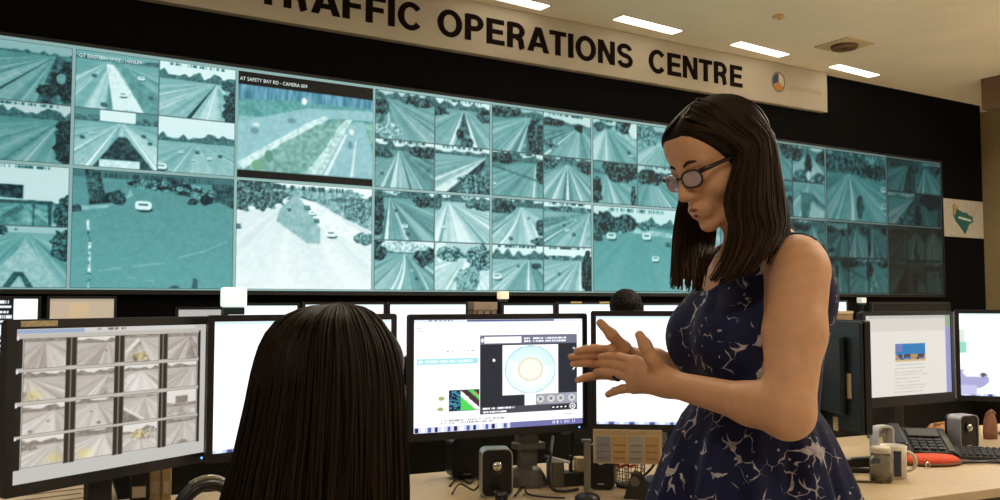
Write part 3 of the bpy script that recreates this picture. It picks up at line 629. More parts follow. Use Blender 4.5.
W_ = [wf(hor=.1, vx=.5, far=.5, sky=.5, bands=[(-.6, .4, .6, .1), (.4, .6, .5, .1), (.6, 1.6, .62, .1)], lines=[(.38, .02, .4), (.58, .02, .8)]),
      wf(hor=.22, vx=.8, far=.8, bands=[(-2, .8, .58, .1)], lines=[(-1, .03, .45), (-.2, .02, .8), (.6, .02, .85)], cars=[(.75, .5, .03, .2)]),
      wf(hor=.1, vx=.45, far=.6, sky=.5, bands=[(-.3, 1.6, .72, .1)], polys=[([(.42, .2), (.05, 1), (.75, 1)], .42, .5), ([(.4, .1), (.0, .6), (.0, .75), (.42, .25)], .9, .1)]),
      wf(hor=.12, vx=.75, far=.6, sky=.5, bands=[(-2, .7, .6, .1), (.6, 1.3, .45, .4)], lines=[(-1, .04, .4), (-.3, .03, .85), (.3, .03, .45)]),
      wf(hor=.2, vx=.1, far=.9, bands=[(-.6, 1.8, .72, .1)], lines=[(.9, .05, .5), (1.6, .05, .5)], polys=[([(0, .6), (.45, .95), (.3, 1), (0, 1)], .55, .4)]),
      wf(hor=.25, vx=.85, far=.9, bands=[(-2.2, .7, .7, .1), (.6, 1.3, .5, .5)], lines=[(-1.4, .04, .45), (-.3, .05, .5), (.3, .03, .95)]),
      wf(hor=.22, vx=.5, far=.7, bands=[(-.6, 2.0, .78, .1)], lines=[(-.1, .03, .92), (1.2, .05, .5)], polys=[([(.1, .4), (.35, .3), (.3, .5), (.1, .7)], .92, .1)]),
      wf(hor=.22, vx=.85, far=.9, bands=[(-2, .85, .66, .1)], lines=[(-1.1, .05, .42), (-.3, .02, .85), (.4, .02, .85)]),
      wf(hor=.25, vx=.75, far=.9, bands=[(-1.8, .95, .74, .08)], lines=[(-.9, .08, .45), (-.4, .03, .9)], cars=[(.6, .6, .03, .3), (.2, .88, .05, .4)]),
      wf(hor=.15, vx=.55, far=.9, bands=[(-1, 1.5, .76, .08)], lines=[(.1, .012, .9), (.9, .06, .52), (1.3, .06, .55)], cars=[(.4, .45, .03, .3), (.6, .85, .05, .3)]),
      wf(hor=.12, vx=.6, far=.4, sky=.6, bands=[(-1, 1.8, .74, .1)], polys=[([(0, .5), (.5, .95), (.4, 1), (0, 1)], .35, .2), ([(0, .4), (.6, .9), (.55, .97), (0, .52)], .9, .1)]),
      wf(hor=.6, vx=.5, far=.8, bands=[(-1, 2, .62, .3)], polys=[([(.3, .25), (.7, .25), (.7, .5), (.3, .5)], .35, .2), ([(0, .52), (1, .5), (1, .58), (0, .6)], .45, .2)]),
      wf(hor=.28, vx=.8, far=1.2, bands=[(-2.2, .8, .76, .08)], lines=[(-1.4, .06, .45), (-.6, .02, .92), (.2, .02, .92)], blobs=[(.1, .35, .3, .12, .4, .4)]),
      wf(hor=.2, vx=.75, far=1.2, bands=[(-1.6, 1, .8, .06)], lines=[(-.6, .02, .65), (.1, .015, .93)]),
      wf(hor=.35, vx=.5, far=.6, bands=[(-2, 3, .76, .06)], blobs=[(.5, .45, .35, .2, .55, .5), (.7, .3, .2, .15, .5, .5)]),
      wf(hor=.15, vx=.6, far=.9, sky=.6, bands=[(-1.2, 1.3, .68, .08)], lines=[(-.4, .02, .9), (.2, .03, .45), (.6, .02, .9)], polys=[([(.3, 1), (.45, .85), (.65, .85), (.75, 1)], .45, .3)])]
feeds1 = []
for i, (ra, rb) in enumerate(rows1):
    for j, (xa, xb) in enumerate(cols1):
        g = road_view(40, 38, 300 + 4*i + j, **W_[4*i + j]); im = tint(g, *WARM)
        if (i, j) in ((0, 2), (1, 0), (3, 0), (3, 2), (3, 1)):
            u, v = np.meshgrid(np.linspace(0, 1, 40), np.linspace(0, 1, 38))
            bl = np.exp(-(((u - (.8 if i == 3 and j == 0 else .45 if j == 2 else .25)) / .2) ** 2 + ((v - (.8 if i != 3 or j != 2 else .4)) / .16) ** 2))[..., None]
            im = im * (1 - .5*bl) + .5*bl * im * np.array([1.15, 1.05, .55])
        feeds1.append((xa, ra, xb, rb, im))
mon1, a1 = monitor((-.998, 1.83), (-.722, 2.275), .902, 1.262, c1.a, 'monitor at left showing a four by four grid of road camera pictures', M_LCD_DIM, feeds=feeds1, bz=.02, bzb=.024)
MB().box((-.235, -.0016, 1.247 - DZ), (-.155, -.0003, 1.259 - DZ)).build('label_strip', M_TAN, mon1)
MB().box((.262, .0, .91 - DZ), (.2665, .016, 1.25 - DZ)).build('side_strip', M_SILVER, mon1)

# --- white screens
def white_page(seed=1, w=90, h=60, extra=None):
    c = Canvas(w, h, (.99, .99, 1.0)); c.rect(0, 0, 1, .035, (.80, .88, .90)); c.rect(0, .965, 1, 1, (.72, .78, .92))
    for k in range(10): c.rect(.02 + k*.06, .97, .05 + k*.06, .995, (.25, .3, .5) if k % 2 else (.9, .92, .98))
    if extra: extra(c)
    return c.a
monitor((-.714, 2.21), (-.286, 2.505), .905, 1.265, white_page(2), 'bright white monitor half hidden by the seated person\'s dark hair')
# --- the centre monitor with the web page
c3 = Canvas(310, 190, (.985, .985, 1.0))
c3.rect(0, 0, 1, .03, (.86, .88, .93)); c3.rect(.3, .005, .82, .022, (.30, .32, .5)); textlines(c3, .08, .26, [.012], .006, (90, 90, 110), 1)
c3.rect(.0, .045, .08, .05, (.9, .9, .95)); textlines(c3, .02, .05, [.09, .115], .006, (150, 160, 190), 5)
textlines(c3, .18, .37, [.325], .008, (140, 140, 150), 6, .5)
c3.rect(.02, .395, .36, .455, (.62, .84, .86)); textlines(c3, .03, .35, [.425], .012, (235, 250, 250), 7, .6)
c3.ell(.155, .80, .018, .022, (.62, .66, .42)); c3.ell(.15, .955 - .3 + .255, .018, .02, (.62, .66, .42)); c3.ell(.07, .815, .012, .02, (.9, .9, .86))
# circuit picture
rng = np.random.default_rng(9)
c3.rect(.198, .72, .372, 1.0 - .065, (.10, .16, .24))
nz = vnoise(c3.w, c3.h, 110, 80, rng); m = (c3.u > .2) & (c3.u < .27) & (c3.v > .73) & (c3.v < .93)
c3.a[m & (nz > .55)] = (.25, .55, .65); c3.a[m & (nz < .3)] = (.02, .03, .08)
m = (c3.u > .265) & (c3.u < .372) & (c3.v > .725) & (c3.v < .93); c3.a[m] = (.30, .80, .34)
dgl = (c3.v - .72) - (c3.u - .255) * 1.65
c3.a[m & (np.abs(dgl) < .05)] = (.92, .92, .9); c3.a[m & (np.abs(dgl + .04) < .035)] = (.25, .18, .2); c3.a[m & (dgl < -.09) & (nz > .5)] = (.75, .5, .4)
c3.a[m & (dgl < -.13)] = (.12, .25, .18)
# picture viewer
c3.rect(.375, .165, .965, .935, (.155, .165, .20)); c3.rect(.375, .165, .965, .265, (.42, .42, .50))
c3.rect(.40, .185, .62, .25, (1, 1, 1)); c3.ell(.388, .217, .008, .02, (1, 1, 1))
for x0, x1 in ((.635, .675), (.69, .75), (.765, .90)): textlines(c3, x0, x1 + .01, [.205, .235], .009, (240, 240, 250), int(x0*100), .75)
c3.rect(.505, .275, .845, .80, (.985, .985, .99))
rr = np.sqrt(((c3.u - .675) / .155) ** 2 + ((c3.v - .535) / .255) ** 2)
m = rr < 1; k = np.clip(rr, 0, 1)[..., None]
grad = np.where(k < .42, np.array([.93, .91, .86]), np.where(k < .52, np.array([.86, .83, .76]), np.array([.93, .985, .98]) * (1 - (k - .5) * .22) + np.array([0, .02, .02])))
c3.a[m] = grad[m]; c3.a[(rr > .97) & (rr < 1)] = (.55, .74, .80)
ang = np.arctan2(c3.v - .535, (c3.u - .675) * 1.6)
c3.a[m & (rr > .5) & (ang < -.2) & (ang > -2.6)] *= np.array([.92, .985, 1.0])
c3.ell(.455, .43, .008, .012, (1, 1, 1)); c3.ell(.945, .32, .007, .01, (.8, .8, .85))
for t in np.linspace(0, 1, 30): c3.ell(.94 + .012*(1 - abs(2*t - 1)), .50 + .05*t, .004, .006, (1, 1, 1))
c3.rect(.64, .80, .705, .93 - .02, (.97, .97, .98)); c3.rect(.705, .80, .965, .91, (.60, .60, .66))
for x in (.735, .80, .86, .93): c3.ell(x, .855, .022, .038, (.80, .80, .76)); c3.ell(x, .855, .01, .018, (.45, .5, .55))
c3.rect(.375, .91, .965, .985, (.27, .27, .31)); textlines(c3, .39, .58, [.93], .008, (240, 240, 245), 11, .7); textlines(c3, .39, .56, [.965], .007, (240, 240, 245), 12, .7)
c3.rect(.80, .93, .905, .97, (.05, .05, .06))
for x in (.815, .84, .865, .89): c3.ell(x, .95, .007, .01, (1, 1, 1))
c3.ell(.935, .948, .02, .03, (.95, .95, .95)); c3.ell(.935, .948, .014, .022, (.27, .27, .31)); c3.ell(.935, .948, .006, .01, (1, 1, 1))
# squeeze the page to leave the task bar at the bottom
pg = c3.a.copy(); hh_ = 166; idx = (np.linspace(0, 189, hh_)).astype(int); c3.a[:hh_] = pg[idx]; c3.a[hh_:] = (.97, .97, .99)
c3.rect(0, .885, .5, .9, (.9, .9, .93)); textlines(c3, .15, .55, [.905, .925], .008, (150, 150, 150), 15, .55); textlines(c3, .85, .96, [.9], .006, (150, 150, 160), 17, .5)
c3.rect(0, .945, 1, 1, (.42, .42, .62)); c3.rect(0, .945, .55, 1, (.80, .82, .95))
for k in range(15): c3.rect(.01 + k*.036, .952, .028 + k*.036, .995, [(.12, .12, .25), (.95, .96, 1), (.3, .35, .6)][k % 3])
textlines(c3, .8, .99, [.97], .012, (230, 230, 250), 19, .35)
mon3, a3 = monitor((-.257, 2.545), (.269, 2.785), .905, 1.262, c3.a, 'centre monitor showing a web page with a round teal picture', stand='grey', sdx=.118, sbr=.06)
def m4x(c): c.rect(.0, .93, .1, .94, (.6, .6, .6))
mon4, a4 = monitor((.276, 2.745), (.80, 2.70), .907, 1.27, white_page(4, extra=m4x), 'bright white monitor behind the standing person\'s gesturing hands', led=False)
# --- the next station to the right
dmon, ad = monitor((1.177, 2.87), (1.085, 3.42), .876, 1.238, white_page(6), 'monitor seen from its dark back, beside the standing person', led=False, shellmat=mat('teal_black_shell', (.012, .022, .028), .45, vary=.25, scale=8))
for (x0, z0, x1, z1) in ((-.22, .245, -.195, .325), (-.135, .13, -.105, .175)):
    MB().box((x0, .0345, z0), (x1, .0355, z1)).build('sticker', M_TAN, dmon)
c5 = Canvas(120, 90, (.93, .91, .88)); c5.rect(0, 0, 1, .05, (.80, .79, .76)); c5.rect(0, .05, 1, .2, (.88, .86, .83)); c5.rect(.0, .0, .04, 1, (.86, .85, .83)); c5.rect(.93, 0, 1, .16, (.60, .70, .58)); c5.rect(.93, .16, 1, 1, (.62, .62, .82))
c5.rect(.33, .36, .68, .58, (.16, .50, .74)); c5.rect(.33, .36, .42, .46, (.45, .50, .74))
rng = np.random.default_rng(3); nn = vnoise(120, 90, 50, 12, rng); m = (c5.u > .33) & (c5.u < .68) & (c5.v > .49) & (c5.v < .58)
c5.a[m & (nn > .5)] = (.75, .58, .38); c5.a[m & (nn < .35)] = (.32, .22, .22); c5.rect(.33, .555, .68, .575, (.85, .75, .55))
textlines(c5, .32, .7, list(np.linspace(.62, .95, 9)), .006, (205, 200, 192), 8, .8)
monitor((1.408, 3.50), (1.893, 3.77), .884, 1.258, c5.a, 'right monitor showing a document page with a small blue picture', M_LCD_DIM, bzb=.04, led=False)
def m6x(c):
    c.rect(0, .2, .04, .35, (.8, .85, .8)); c.rect(.0, .35, .06, .48, (.55, .8, .72)); c.ell(.05, .8, .16, .12, (.62, .62, .78)); c.ell(.1, .72, .08, .05, (.92, .92, .96)); c.ell(.17, .74, .03, .02, (.3, .3, .35)); c.rect(0, .86, .12, .98, (.72, .72, .86))
monitor((1.915, 3.80), (2.43, 3.62), .884, 1.264, white_page(9, extra=m6x), 'bright white monitor cut by the right edge of the picture', side=M_SILVER, led=False)
# dark back of a screen at the far left edge
monitor((-.985, 1.70), (-1.30, 1.27), .88, 1.235, white_page(10), 'dark monitor edge-on at the far left edge of the picture', led=False)

# --- second row
def rowpt(px, off=0.0):
    r = ray(px, 301); k = r.x / r.y; Y = (RB0 + off) / (1 - RBS * k); return (k * Y, Y)
def back_mon(px0, px1, ytop, img, label, smat=None, hgt=.34):
    a, c = rowpt(px0), rowpt(px1); Y = (a[1] + c[1]) / 2
    zt = at((px0 + px1) / 2, ytop, Y).z
    return monitor(a, c, zt - hgt, zt, img, label, smat, base_z=.78, led=False, bz=.014, group=None)
cB0 = Canvas(90, 60, (1, 1, 1)); cB0.rect(0, 0, .68, 1, (.04, .05, .07)); textlines(cB0, .42, .66, list(np.linspace(.06, .9, 12)), .02, (225, 230, 235), 2, .7); cB0.ell(.5, .5, .07, .08, (.85, .9, .95))
back_mon(-42, 41, 296, cB0.a, 'rear screen with white text on black at the left edge')
cB1 = Canvas(50, 40, (.80, .72, .62)); cB1.rect(0, 0, 1, .06, (.72, .66, .58)); cB1.rect(.3, .08, .6, .4, (.84, .74, .58))
back_mon(47, 117, 296, cB1.a, 'rear screen with a plain tan picture above the camera grid monitor', M_LCD_DIM)
cB2 = Canvas(50, 40, (.75, .74, .72))
back_mon(176, 224, 307, cB2.a, 'dull grey rear screen left of the white cube beacon', M_LCD_DIM)
back_mon(226, 300, 303, white_page(21), 'white rear screen directly behind the white cube beacon')
back_mon(303, 386, 302, white_page(22), 'white rear screen above the seated person\'s head')
back_mon(388, 468, 302, white_page(23), 'white rear screen above the left corner of the centre monitor')
def bx7(c): c.rect(.7, .2, .95, .22, (.8, .8, .9))
back_mon(502, 555, 303, white_page(24, extra=bx7), 'narrow white rear screen right of the amber beacon')
m8, _ = back_mon(557, 640, 302, white_page(25), 'white rear screen behind the dark-haired seated man')
for x0, x1 in ((-.21, -.13), (.0, .08)):
    Wl = .36; MB().box((x0, -.003, 1.297 - .78 - .012), (x1, -.0005, 1.297 - .78 - .001)).build('label_strip', mat('yellow_label', hexc(205, 180, 120), .7), m8)
back_mon(642, 700, 303, white_page(26), 'white rear screen right of the dark-haired seated man')
back_mon(812, 848, 300, white_page(27), 'small white rear screen beside the standing person\'s arm')
cB9 = Canvas(20, 20, (.015, .015, .018))
back_mon(872, 950, 302, cB9.a, 'switched-off black rear screen below the video wall\'s right end')
# box of papers and brown document tray between the rear screens
a, c = rowpt(474, .03), rowpt(497, .03); 
bt = thing('document_box', ((a[0]+c[0])/2, (a[1]+c[1])/2, .78), BANG, 'grey-brown document box between two white rear screens', 'box')
W5 = math.hypot(c[0]-a[0], c[1]-a[1]); zt = at(487, 302, a[1]).z - .78
MB().box((-W5/2, 0, 0), (W5/2, .2, zt - .05), bev=.004).build('body', mat('box_grey_brown', hexc(150, 132, 118), .8), bt)
MB().box((-W5/2 - .003, -.003, zt - .049), (W5/2 + .003, .203, zt), bev=.003).build('lid', mat('box_grey_brown_lid', hexc(165, 148, 132), .8), bt)
for k in range(3): MB().box((-.06 + .045*k, -.0045, zt - .12), (-.05 + .045*k, -.0005, zt - .055)).build('mark', mat('box_mark', hexc(70, 60, 55), .8), bt)
p = at(842, 311, 5.6)
cb = thing('cardboard_box', (p.x, p.y, .78), BANG, 'brown cardboard box behind the dark monitor back', 'box')
MB().box((-.12, 0, 0), (.09, .2, p.z - .78 - .02), bev=.003).build('body', mat('cardboard', hexc(150, 125, 95), .85), cb)
MB().box((-.123, -.003, p.z - .78 - .019), (.093, .203, p.z - .78), bev=.003).build('lid', mat('cardboard_lid', hexc(190, 172, 145), .85), cb)

# ================================================================== SMALL THINGS
def beacon(loc, size, rz, col, estr, label, lit=True):
    r = thing('cube_beacon', loc, rz, label, 'beacon')
    s = size
    MB().box((-s*.42, -s*.42, 0), (s*.42, s*.42, s*.3), bev=s*.04).build('base', mat('beacon_base', (.02, .05, .05), .4), r)
    MB().box((-s/2, -s/2, s*.305), (s/2, s/2, s*1.12), bev=s*.08).build('cube', mat('beacon_%s' % label.split()[0], (.8, .8, .8), .5, emit=col, estr=estr), r)
    return r
p = at(232, 312, 2.30); beacon((p.x, 2.30+.012 , 1.2655), .062, math.radians(20), (.85, 1, .97), .85, 'white cube beacon on top of the monitor behind the dark hair')
p = at(503, 303, 5.55); q = rowpt(503, .04)
beacon((q[0], q[1] + .10, .78 + (at(487, 302, rowpt(474, .03)[1]).z - .78) + .0005), .058, BANG, (1, .72, .38), .75, 'amber cube beacon on the document box')
q = rowpt(868, .02); 
pm = thing('beacon_post', (q[0], q[1] + .12, .78), BANG, 'slim dark post carrying the small pale beacon', 'post')
zt = at(868, 305, q[1] + .12).z
MB().cyl((0, 0, .012), (0, 0, zt - .78 - .001), .012, n=12).build('pole', M_BEZ, pm)
MB().lathe([(.07, 0), (.07, .008), (.02, .012)], n=20).build('base', M_BEZ, pm)
beacon((q[0], q[1] + .12, zt), .05, BANG, (.8, .8, .7), .35, 'small pale cube beacon under the video wall\'s right end')

# --- loudspeakers
M_SPK = mat('speaker_black', (.006, .006, .006), .35)
def speaker(px, py, Y, w, h, label, rz=0.0, cone=True, rim=True, rimside=False):
    p = at(px, py, Y); r = thing('desk_speaker', (p.x, Y, DZ), rz, label, 'speaker')
    d = .07
    MB().prism(rrect(-w/2, .004, w/2, h, w*.2), 0, d).build('cabinet', M_SPK, r)
    if rim: MB().ring(rrect(-w/2 - .003, .001, w/2 + .003, h + .003, w*.22), rrect(-w/2 + .0002, .0042, w/2 - .0002, h - .0002, w*.2), -.004, d*.8).build('rim', M_SILVER if rim is True else M_BEZ, r)
    if cone:
        M = Matrix.Translation((0, -.0005, h*.66)) @ Matrix.Rotation(math.pi/2, 4, 'X')
        MB().lathe([(.022, 0), (.022, .003), (.018, .001), (.0165, .0)], n=20, M=M).build('cone_ring', M_BEZ, r)
        MB().lathe([(.0155, 0.0), (.014, .006), (.009, .0095), (.003, .011)], n=20, M=M).build('dome', M_CHROME, r, True)
    MB().box((-w*.12, -.002, h*.12), (w*.12, -.0003, h*.15)).build('badge', M_SILVER, r)
    return r
speaker(497, 495, 2.60, .085, .135, 'small black speaker with bright silver rim under the centre monitor', math.radians(8))
speaker(467, 480, 2.86, .10, .13, 'plain black speaker behind, left of the silver-rimmed speaker', math.radians(20), cone=False, rim=None)
speaker(601, 493, 2.705, .078, .132, 'dark speaker with silver cone under the hanging calendar', math.radians(-14), rim=None)
speaker(969, 432, 3.42, .088, .128, 'grey-edged speaker with white ringed cone at far right', math.radians(22))
sp = at(880, 440, 3.18)
sk = thing('bookend', (sp.x, sp.y, DZ), math.radians(20), 'grey rounded stand with a leaning card behind the mug', 'stand')
MB().prism(rrect(-.035, .003, .035, .125, .02), 0, .012).build('plate', mat('bookend_grey', hexc(165, 165, 162), .5), sk)
MB().ring(rrect(-.037, .0, .037, .128, .022), rrect(-.03, .006, .03, .12, .016), -.03, -.0005).build('rim', mat('bookend_rim', hexc(190, 190, 188), .45), sk)
MB().box((-.012, -.028, .0), (.006, -.022, .09), Matrix.Rotation(math.radians(-14), 4, 'Y')).build('card', M_PAPER, sk)

# --- hanging calendar
p0, p1 = at(593, 429, 2.665), at(662, 433, 2.64)
W = math.hypot(p1.x - p0.x, p1.y - p0.y)
cal = thing('calendar', (p0.x, p0.y, p0.z), math.atan2(p1.y - p0.y, p1.x - p0.x), 'paper calendar strip hanging under the white monitor', 'calendar')
Mc = Matrix.Rotation(math.radians(12), 4, 'X')
MB().box((0, 0, -.105), (W, .0012, 0), Mc).build('sheet', mat('calendar_paper', hexc(205, 185, 150), .8, vary=.06), cal)
cols_ = [(150, 152, 165), (205, 165, 110), (170, 168, 168), (196, 160, 112)]
for k in range(4):
    x0 = .008 + k * (W - .012) / 4
    MB().box((x0, -.0008, -.1), (x0 + (W - .012)/4 - .004, -.0002, -.022), Mc).build('month_block', mat('calendar_%d' % k, hexc(*cols_[k]), .8, vary=.15, scale=180), cal)
    for r_ in range(3): MB().box((x0 + .004, -.0013, -.09 + r_*.02), (x0 + (W - .012)/4 - .008, -.0009, -.086 + r_*.02), Mc).build('date_row', mat('calendar_ink', hexc(140, 120, 100), .8), cal)
MB().box((0, -.0012, -.016), (W, -.0002, -.004), Mc).build('heading', mat('calendar_head', hexc(190, 170, 130), .8), cal)

# --- silver post on a black foot
p = at(587, 490, 2.56)
ms = thing('silver_post_stand', (p.x, 2.55, DZ), 0, 'slim silver post on a black foot beside the dark speaker', 'stand')
MB().box((-.009, -.006, .022), (.009, .006, .165), bev=.003).build('post', mat('post_grey', hexc(120, 116, 108), .4, .3), ms)
MB().lathe([(.035, 0), (.036, .012), (.028, .02), (.012, .026)], n=20).build('foot', M_SPK, ms, True)
MB().box((-.016, -.008, .165), (.012, .008, .173), bev=.002).build('cap', M_STAND, ms)

# --- mesh pen cup with scissors and pen
p = at(635, 496, 2.66); 
pc = thing('pen_cup', (p.x, 2.76, DZ), 0, 'black wire mesh pen cup under the calendar', 'cup')
wires = MB()
for k in range(14):
    a = 2*math.pi*k/14; wires.tube([(.042*math.cos(a), .042*math.sin(a), .008), (.047*math.cos(a), .047*math.sin(a), .1)], .0013, 5)
for z in (.012, .03, .05, .07, .085): 
    rr_ = .042 + .005*z/.1
    wires.tube([(rr_*math.cos(2*math.pi*i/20), rr_*math.sin(2*math.pi*i/20), z) for i in range(21)], .0012, 5)
wires.build('wire_mesh', M_CABLE, pc)
MB().lathe([(.047, .098), (.0495, .098), (.0495, .104), (.047, .104)], n=24, cap=False).build('rim', M_CABLE, pc)
MB().lathe([(.043, 0), (.043, .008), (.01, .008)], n=20).build('base', M_CABLE, pc)
scs = thing('scissors', (p.x - .014, 2.745, DZ + .01), math.radians(8), 'scissors with orange handles standing in the mesh cup', 'scissors')
M_OR = mat('orange_plastic', hexc(225, 90, 35), .45)
for s_ in (-1, 1):
    MB().tube([(s_*.014 + .016*math.cos(t), 0, .075 + .024*math.sin(t)) for t in np.linspace(0, 2*math.pi, 15)], .0045, 6).build('handle', M_OR, scs, True)
    MB().box((-.003, -.001, .002), (.004, .001, .055), Matrix.Rotation(math.radians(5*s_), 4, 'Y')).build('blade', M_CHROME, scs)
dtape = thing('tape_dispenser', (p.x + .005, 2.59, DZ), math.radians(-20), 'small black angular dispenser in front of the mesh cup', 'dispenser')
MB().prism([(-.045, 0), (.04, 0), (.03, .02), (.0, .07), (-.02, .075), (-.035, .03)], -.018, .018).build('body', M_SPK, dtape)
MB().cyl((-.012, -.0185, .05), (-.012, .0185, .05), .014, n=16).build('roll', M_STAND, dtape)
pn = thing('pen', at(560, 461, 2.72), 0, 'white and blue pen lying tilted under the centre monitor', 'pen')
MB().tube([(-.035, 0, .012), (.03, .01, -.006)], .0045, 8).build('barrel', mat('pen_white', hexc(210, 215, 225), .35), pn, True)
MB().tube([(-.047, -.002, .0155), (-.0355, 0, .0122)], .004, 8).build('cap', mat('pen_blue', hexc(70, 85, 120), .4), pn, True)
hb = at(558, 466, 2.76)
hub = thing('cable_hub', (hb.x + .055, 2.79, DZ), math.radians(15), 'grey-green cable hub block below the centre monitor neck', 'hub')
MB().box((-.085, -.03, 0), (-.045, .03, .075), bev=.004).build('block', mat('hub_green_grey', hexc(96, 92, 76), .5), hub)
MB().box((-.045, -.025, 0), (.035, .03, .04), bev=.004).build('tray', mat('hub_dark', (.02, .02, .02), .5), hub)
MB().box((.0, -.02, .04), (.03, .02, .082), bev=.003).build('clip', mat('clip_tan', hexc(190, 165, 120), .6), hub)
MB().box((-.02, -.005, .04), (-.01, .005, .088)).build('post', M_CABLE, hub)

# --- cables
def cable(pts, r, label):
    o = MB().tube(crom(pts, 8), r, 7).build('cable', M_CABLE, None, True); tag(o, label, 'cable'); return o
def dk(px, py, lift=.006):
    p = onz(px, py, DZ + lift); return (p.x, p.y, DZ + lift)
cable([at(553, 437, 2.86), at(551, 452, 2.74), at(550, 470, 2.68), (at(552, 490, 2.64).x, 2.64, DZ+.02), dk(563, 491, .008), dk(578, 489, .008)], .005, 'thick black cable sweeping down from the centre monitor')
cable([dk(450, 486), dk(458, 478), dk(470, 483), dk(478, 476), dk(488, 487, .02)], .0035, 'thin black cable tangled by the plain black speaker')
cable([dk(452, 494), dk(460, 484, .02), dk(474, 490), dk(480, 480, .03), dk(470, 476)], .003, 'looped black cable left of the silver-rimmed speaker')
cable([dk(515, 496), dk(523, 486), dk(528, 494), dk(545, 497), dk(565, 498)], .003, 'thin black cable crossing the desk right of the silver-rimmed speaker')
cable([dk(590, 474), dk(600, 471), dk(612, 473), dk(620, 468)], .0028, 'thin cable lying behind the dark speaker')
cable([at(640, 478, 2.8), at(650, 470, 2.78), at(662, 452, 2.76), at(668, 440, 2.76)], .004, 'black cable rising behind the pen cup')
ob = at(500, 495, 2.56)
ab = thing('power_adapter', (ob.x + .004, 2.535, DZ), 0, 'small rounded black adapter in front of the silver-rimmed speaker', 'adapter')
MB().box((-.018, -.015, 0), (.018, .015, .032), bev=.008).build('body', M_SPK, ab)
MB().cyl((-.0, -.0155, .016), (-.0, -.03, .012), .005, n=10).build('plug', M_CABLE, ab)

# --- left side: paper, binders, headset
pp = at(85, 490, 2.42)
doc = thing('document_holder', (pp.x - .06, 2.40, DZ), math.radians(38), 'tilted printed sheet on a holder below the camera grid monitor', 'document')
Mt = Matrix.Rotation(math.radians(-58), 4, 'X')
MB().box((-.15, 0.002, .01), (.16, .006, .17), Mt).build('board', M_DARK, doc)
MB().box((-.145, -.0005, .015), (.155, .0015, .168), Mt).build('sheet', M_PAPER, doc)
for k in range(7): MB().box((-.12, -.0012, .03 + .018*k), (.13 - .03*(k % 3), -.0007, .034 + .018*k), Mt).build('print_line', mat('print_ink', hexc(150, 120, 100), .8), doc)
def binder(px, Y, w, h, m, label, rz=.0):
    p = at(px, 490, Y); r = thing('ring_binder', (p.x, Y, DZ), rz, label, 'binder', 'binders behind the left monitors')
    MB().box((-w/2, 0, 0), (w/2, .23, h), bev=.003).build('cover', m, r)
    MB().box((-w/2 + .006, -.0012, h*.2), (w/2 - .006, -.0003, h*.32)).build('spine_label', M_PAPER, r)
    return r
binder(139, 2.38, .045, .24, mat('binder_black', (.012, .011, .010), .5), 'black binder standing left of the cream binders below the monitors', .35)
binder(155, 2.42, .03, .26, M_CREAM, 'left cream binder standing below the monitors', .35)
binder(166.5, 2.42, .024, .26, mat('binder_cream2', hexc(200, 176, 130), .7), 'right, slightly darker cream binder standing below the monitors', .35)
hp = at(203, 490, 2.02)
hs = thing('headset', (hp.x, 2.05, DZ), math.radians(30), 'dark headset with a silver band below the monitor at left', 'headset')
arc = [(.07*math.cos(t), 0, .055 + .095*math.sin(t)) for t in np.linspace(-.1, math.pi + .1, 18)]
hb_ = MB(); 
for w_ in (-.018, 0, .018): hb_.tube([(x, w_, z) for x, y, z in arc], .0115, 8)
hb_.build('headband', M_SPK, hs, True)
MB().tube([(x*1.16, 0, .055 + (z - .055)*1.13) for x, y, z in arc[:12]], .008, 8).build('band_trim', mat('dull_silver', hexc(150, 145, 132), .28, .8), hs, True)
for s_ in (-1, 1): MB().lathe([(.034, 0), (.036, .012), (.03, .024), (.012, .026)], n=18, M=Matrix.Translation((s_*.062, 0, .04)) @ Matrix.Rotation(s_*math.pi/2, 4, 'Y')).build('ear_cup', M_SPK, hs, True)

# --- right desk
def dput(px, py): 
    p = onz(px, py, DZ); return p
# phone
p = dput(918, 452)
ph = thing('desk_phone', (p.x, p.y, DZ), math.radians(-14), 'black desk phone with handset in front of the document monitor', 'phone')
MB().prism([(-.11, 0), (.11, 0), (.11, .018), (-.11, .075), (-.118, .07)], -.11, .11, Matrix.Rotation(math.radians(-90), 4, 'Z')).build('body', mat('phone_black', (.012, .012, .011), .4), ph)
sl = math.atan2(.057, .22)
Mp = Matrix.Rotation(sl, 4, 'X')
MB().box((-.095, -.1, .0475), (-.05, .1, .075), Mp, bev=.01).build('handset', mat('phone_black2', (.009, .009, .009), .35), ph)
MB().box((-.03, .03, .0475), (.08, .1, .053), Mp, bev=.002).build('display', mat('phone_display', hexc(62, 58, 44), .25), ph)
for i in range(4):
    for j in range(4): MB().box((-.03 + .028*i, -.085 + .026*j, .0475), (-.01 + .028*i, -.068 + .026*j, .052), Mp).build('key', mat('phone_key', (.025, .025, .024), .4), ph)
MB().box((.086, -.095, .0475), (.104, .09, .05), Mp).build('side_panel', mat('phone_grey', hexc(78, 76, 62), .5), ph)
# keyboard
p = dput(990, 459)
kb = thing('keyboard', (p.x + .105, p.y + .008, DZ), math.radians(-18), 'dark grey keyboard at the right edge of the desk', 'keyboard')
MB().prism([(-.085, .0), (.085, 0), (.085, .022), (-.085, .012)], -.20, .20, Matrix.Rotation(math.radians(90), 4, 'Z')).build('tray', mat('kb_dark', (.02, .02, .021), .5), kb)
M_KEY = mat('kb_key', (.055, .056, .058), .5)
kme = MB().prism([(-.0082, 0), (.0082, 0), (.006, .007), (-.006, .007)], -.0082, .0082); k0 = kme.build('key', M_KEY, kb)
for r_ in range(5):
    for c_ in range(18):
        k = k0 if (r_ == 0 and c_ == 0) else k0.copy()
        if k is not k0: COL.objects.link(k); k.parent = kb
        yy = -.062 + r_*.031*.95; k.location = (-.184 + c_*.0215 + .003*r_, yy, .0125 + (yy + .085)*.0588)
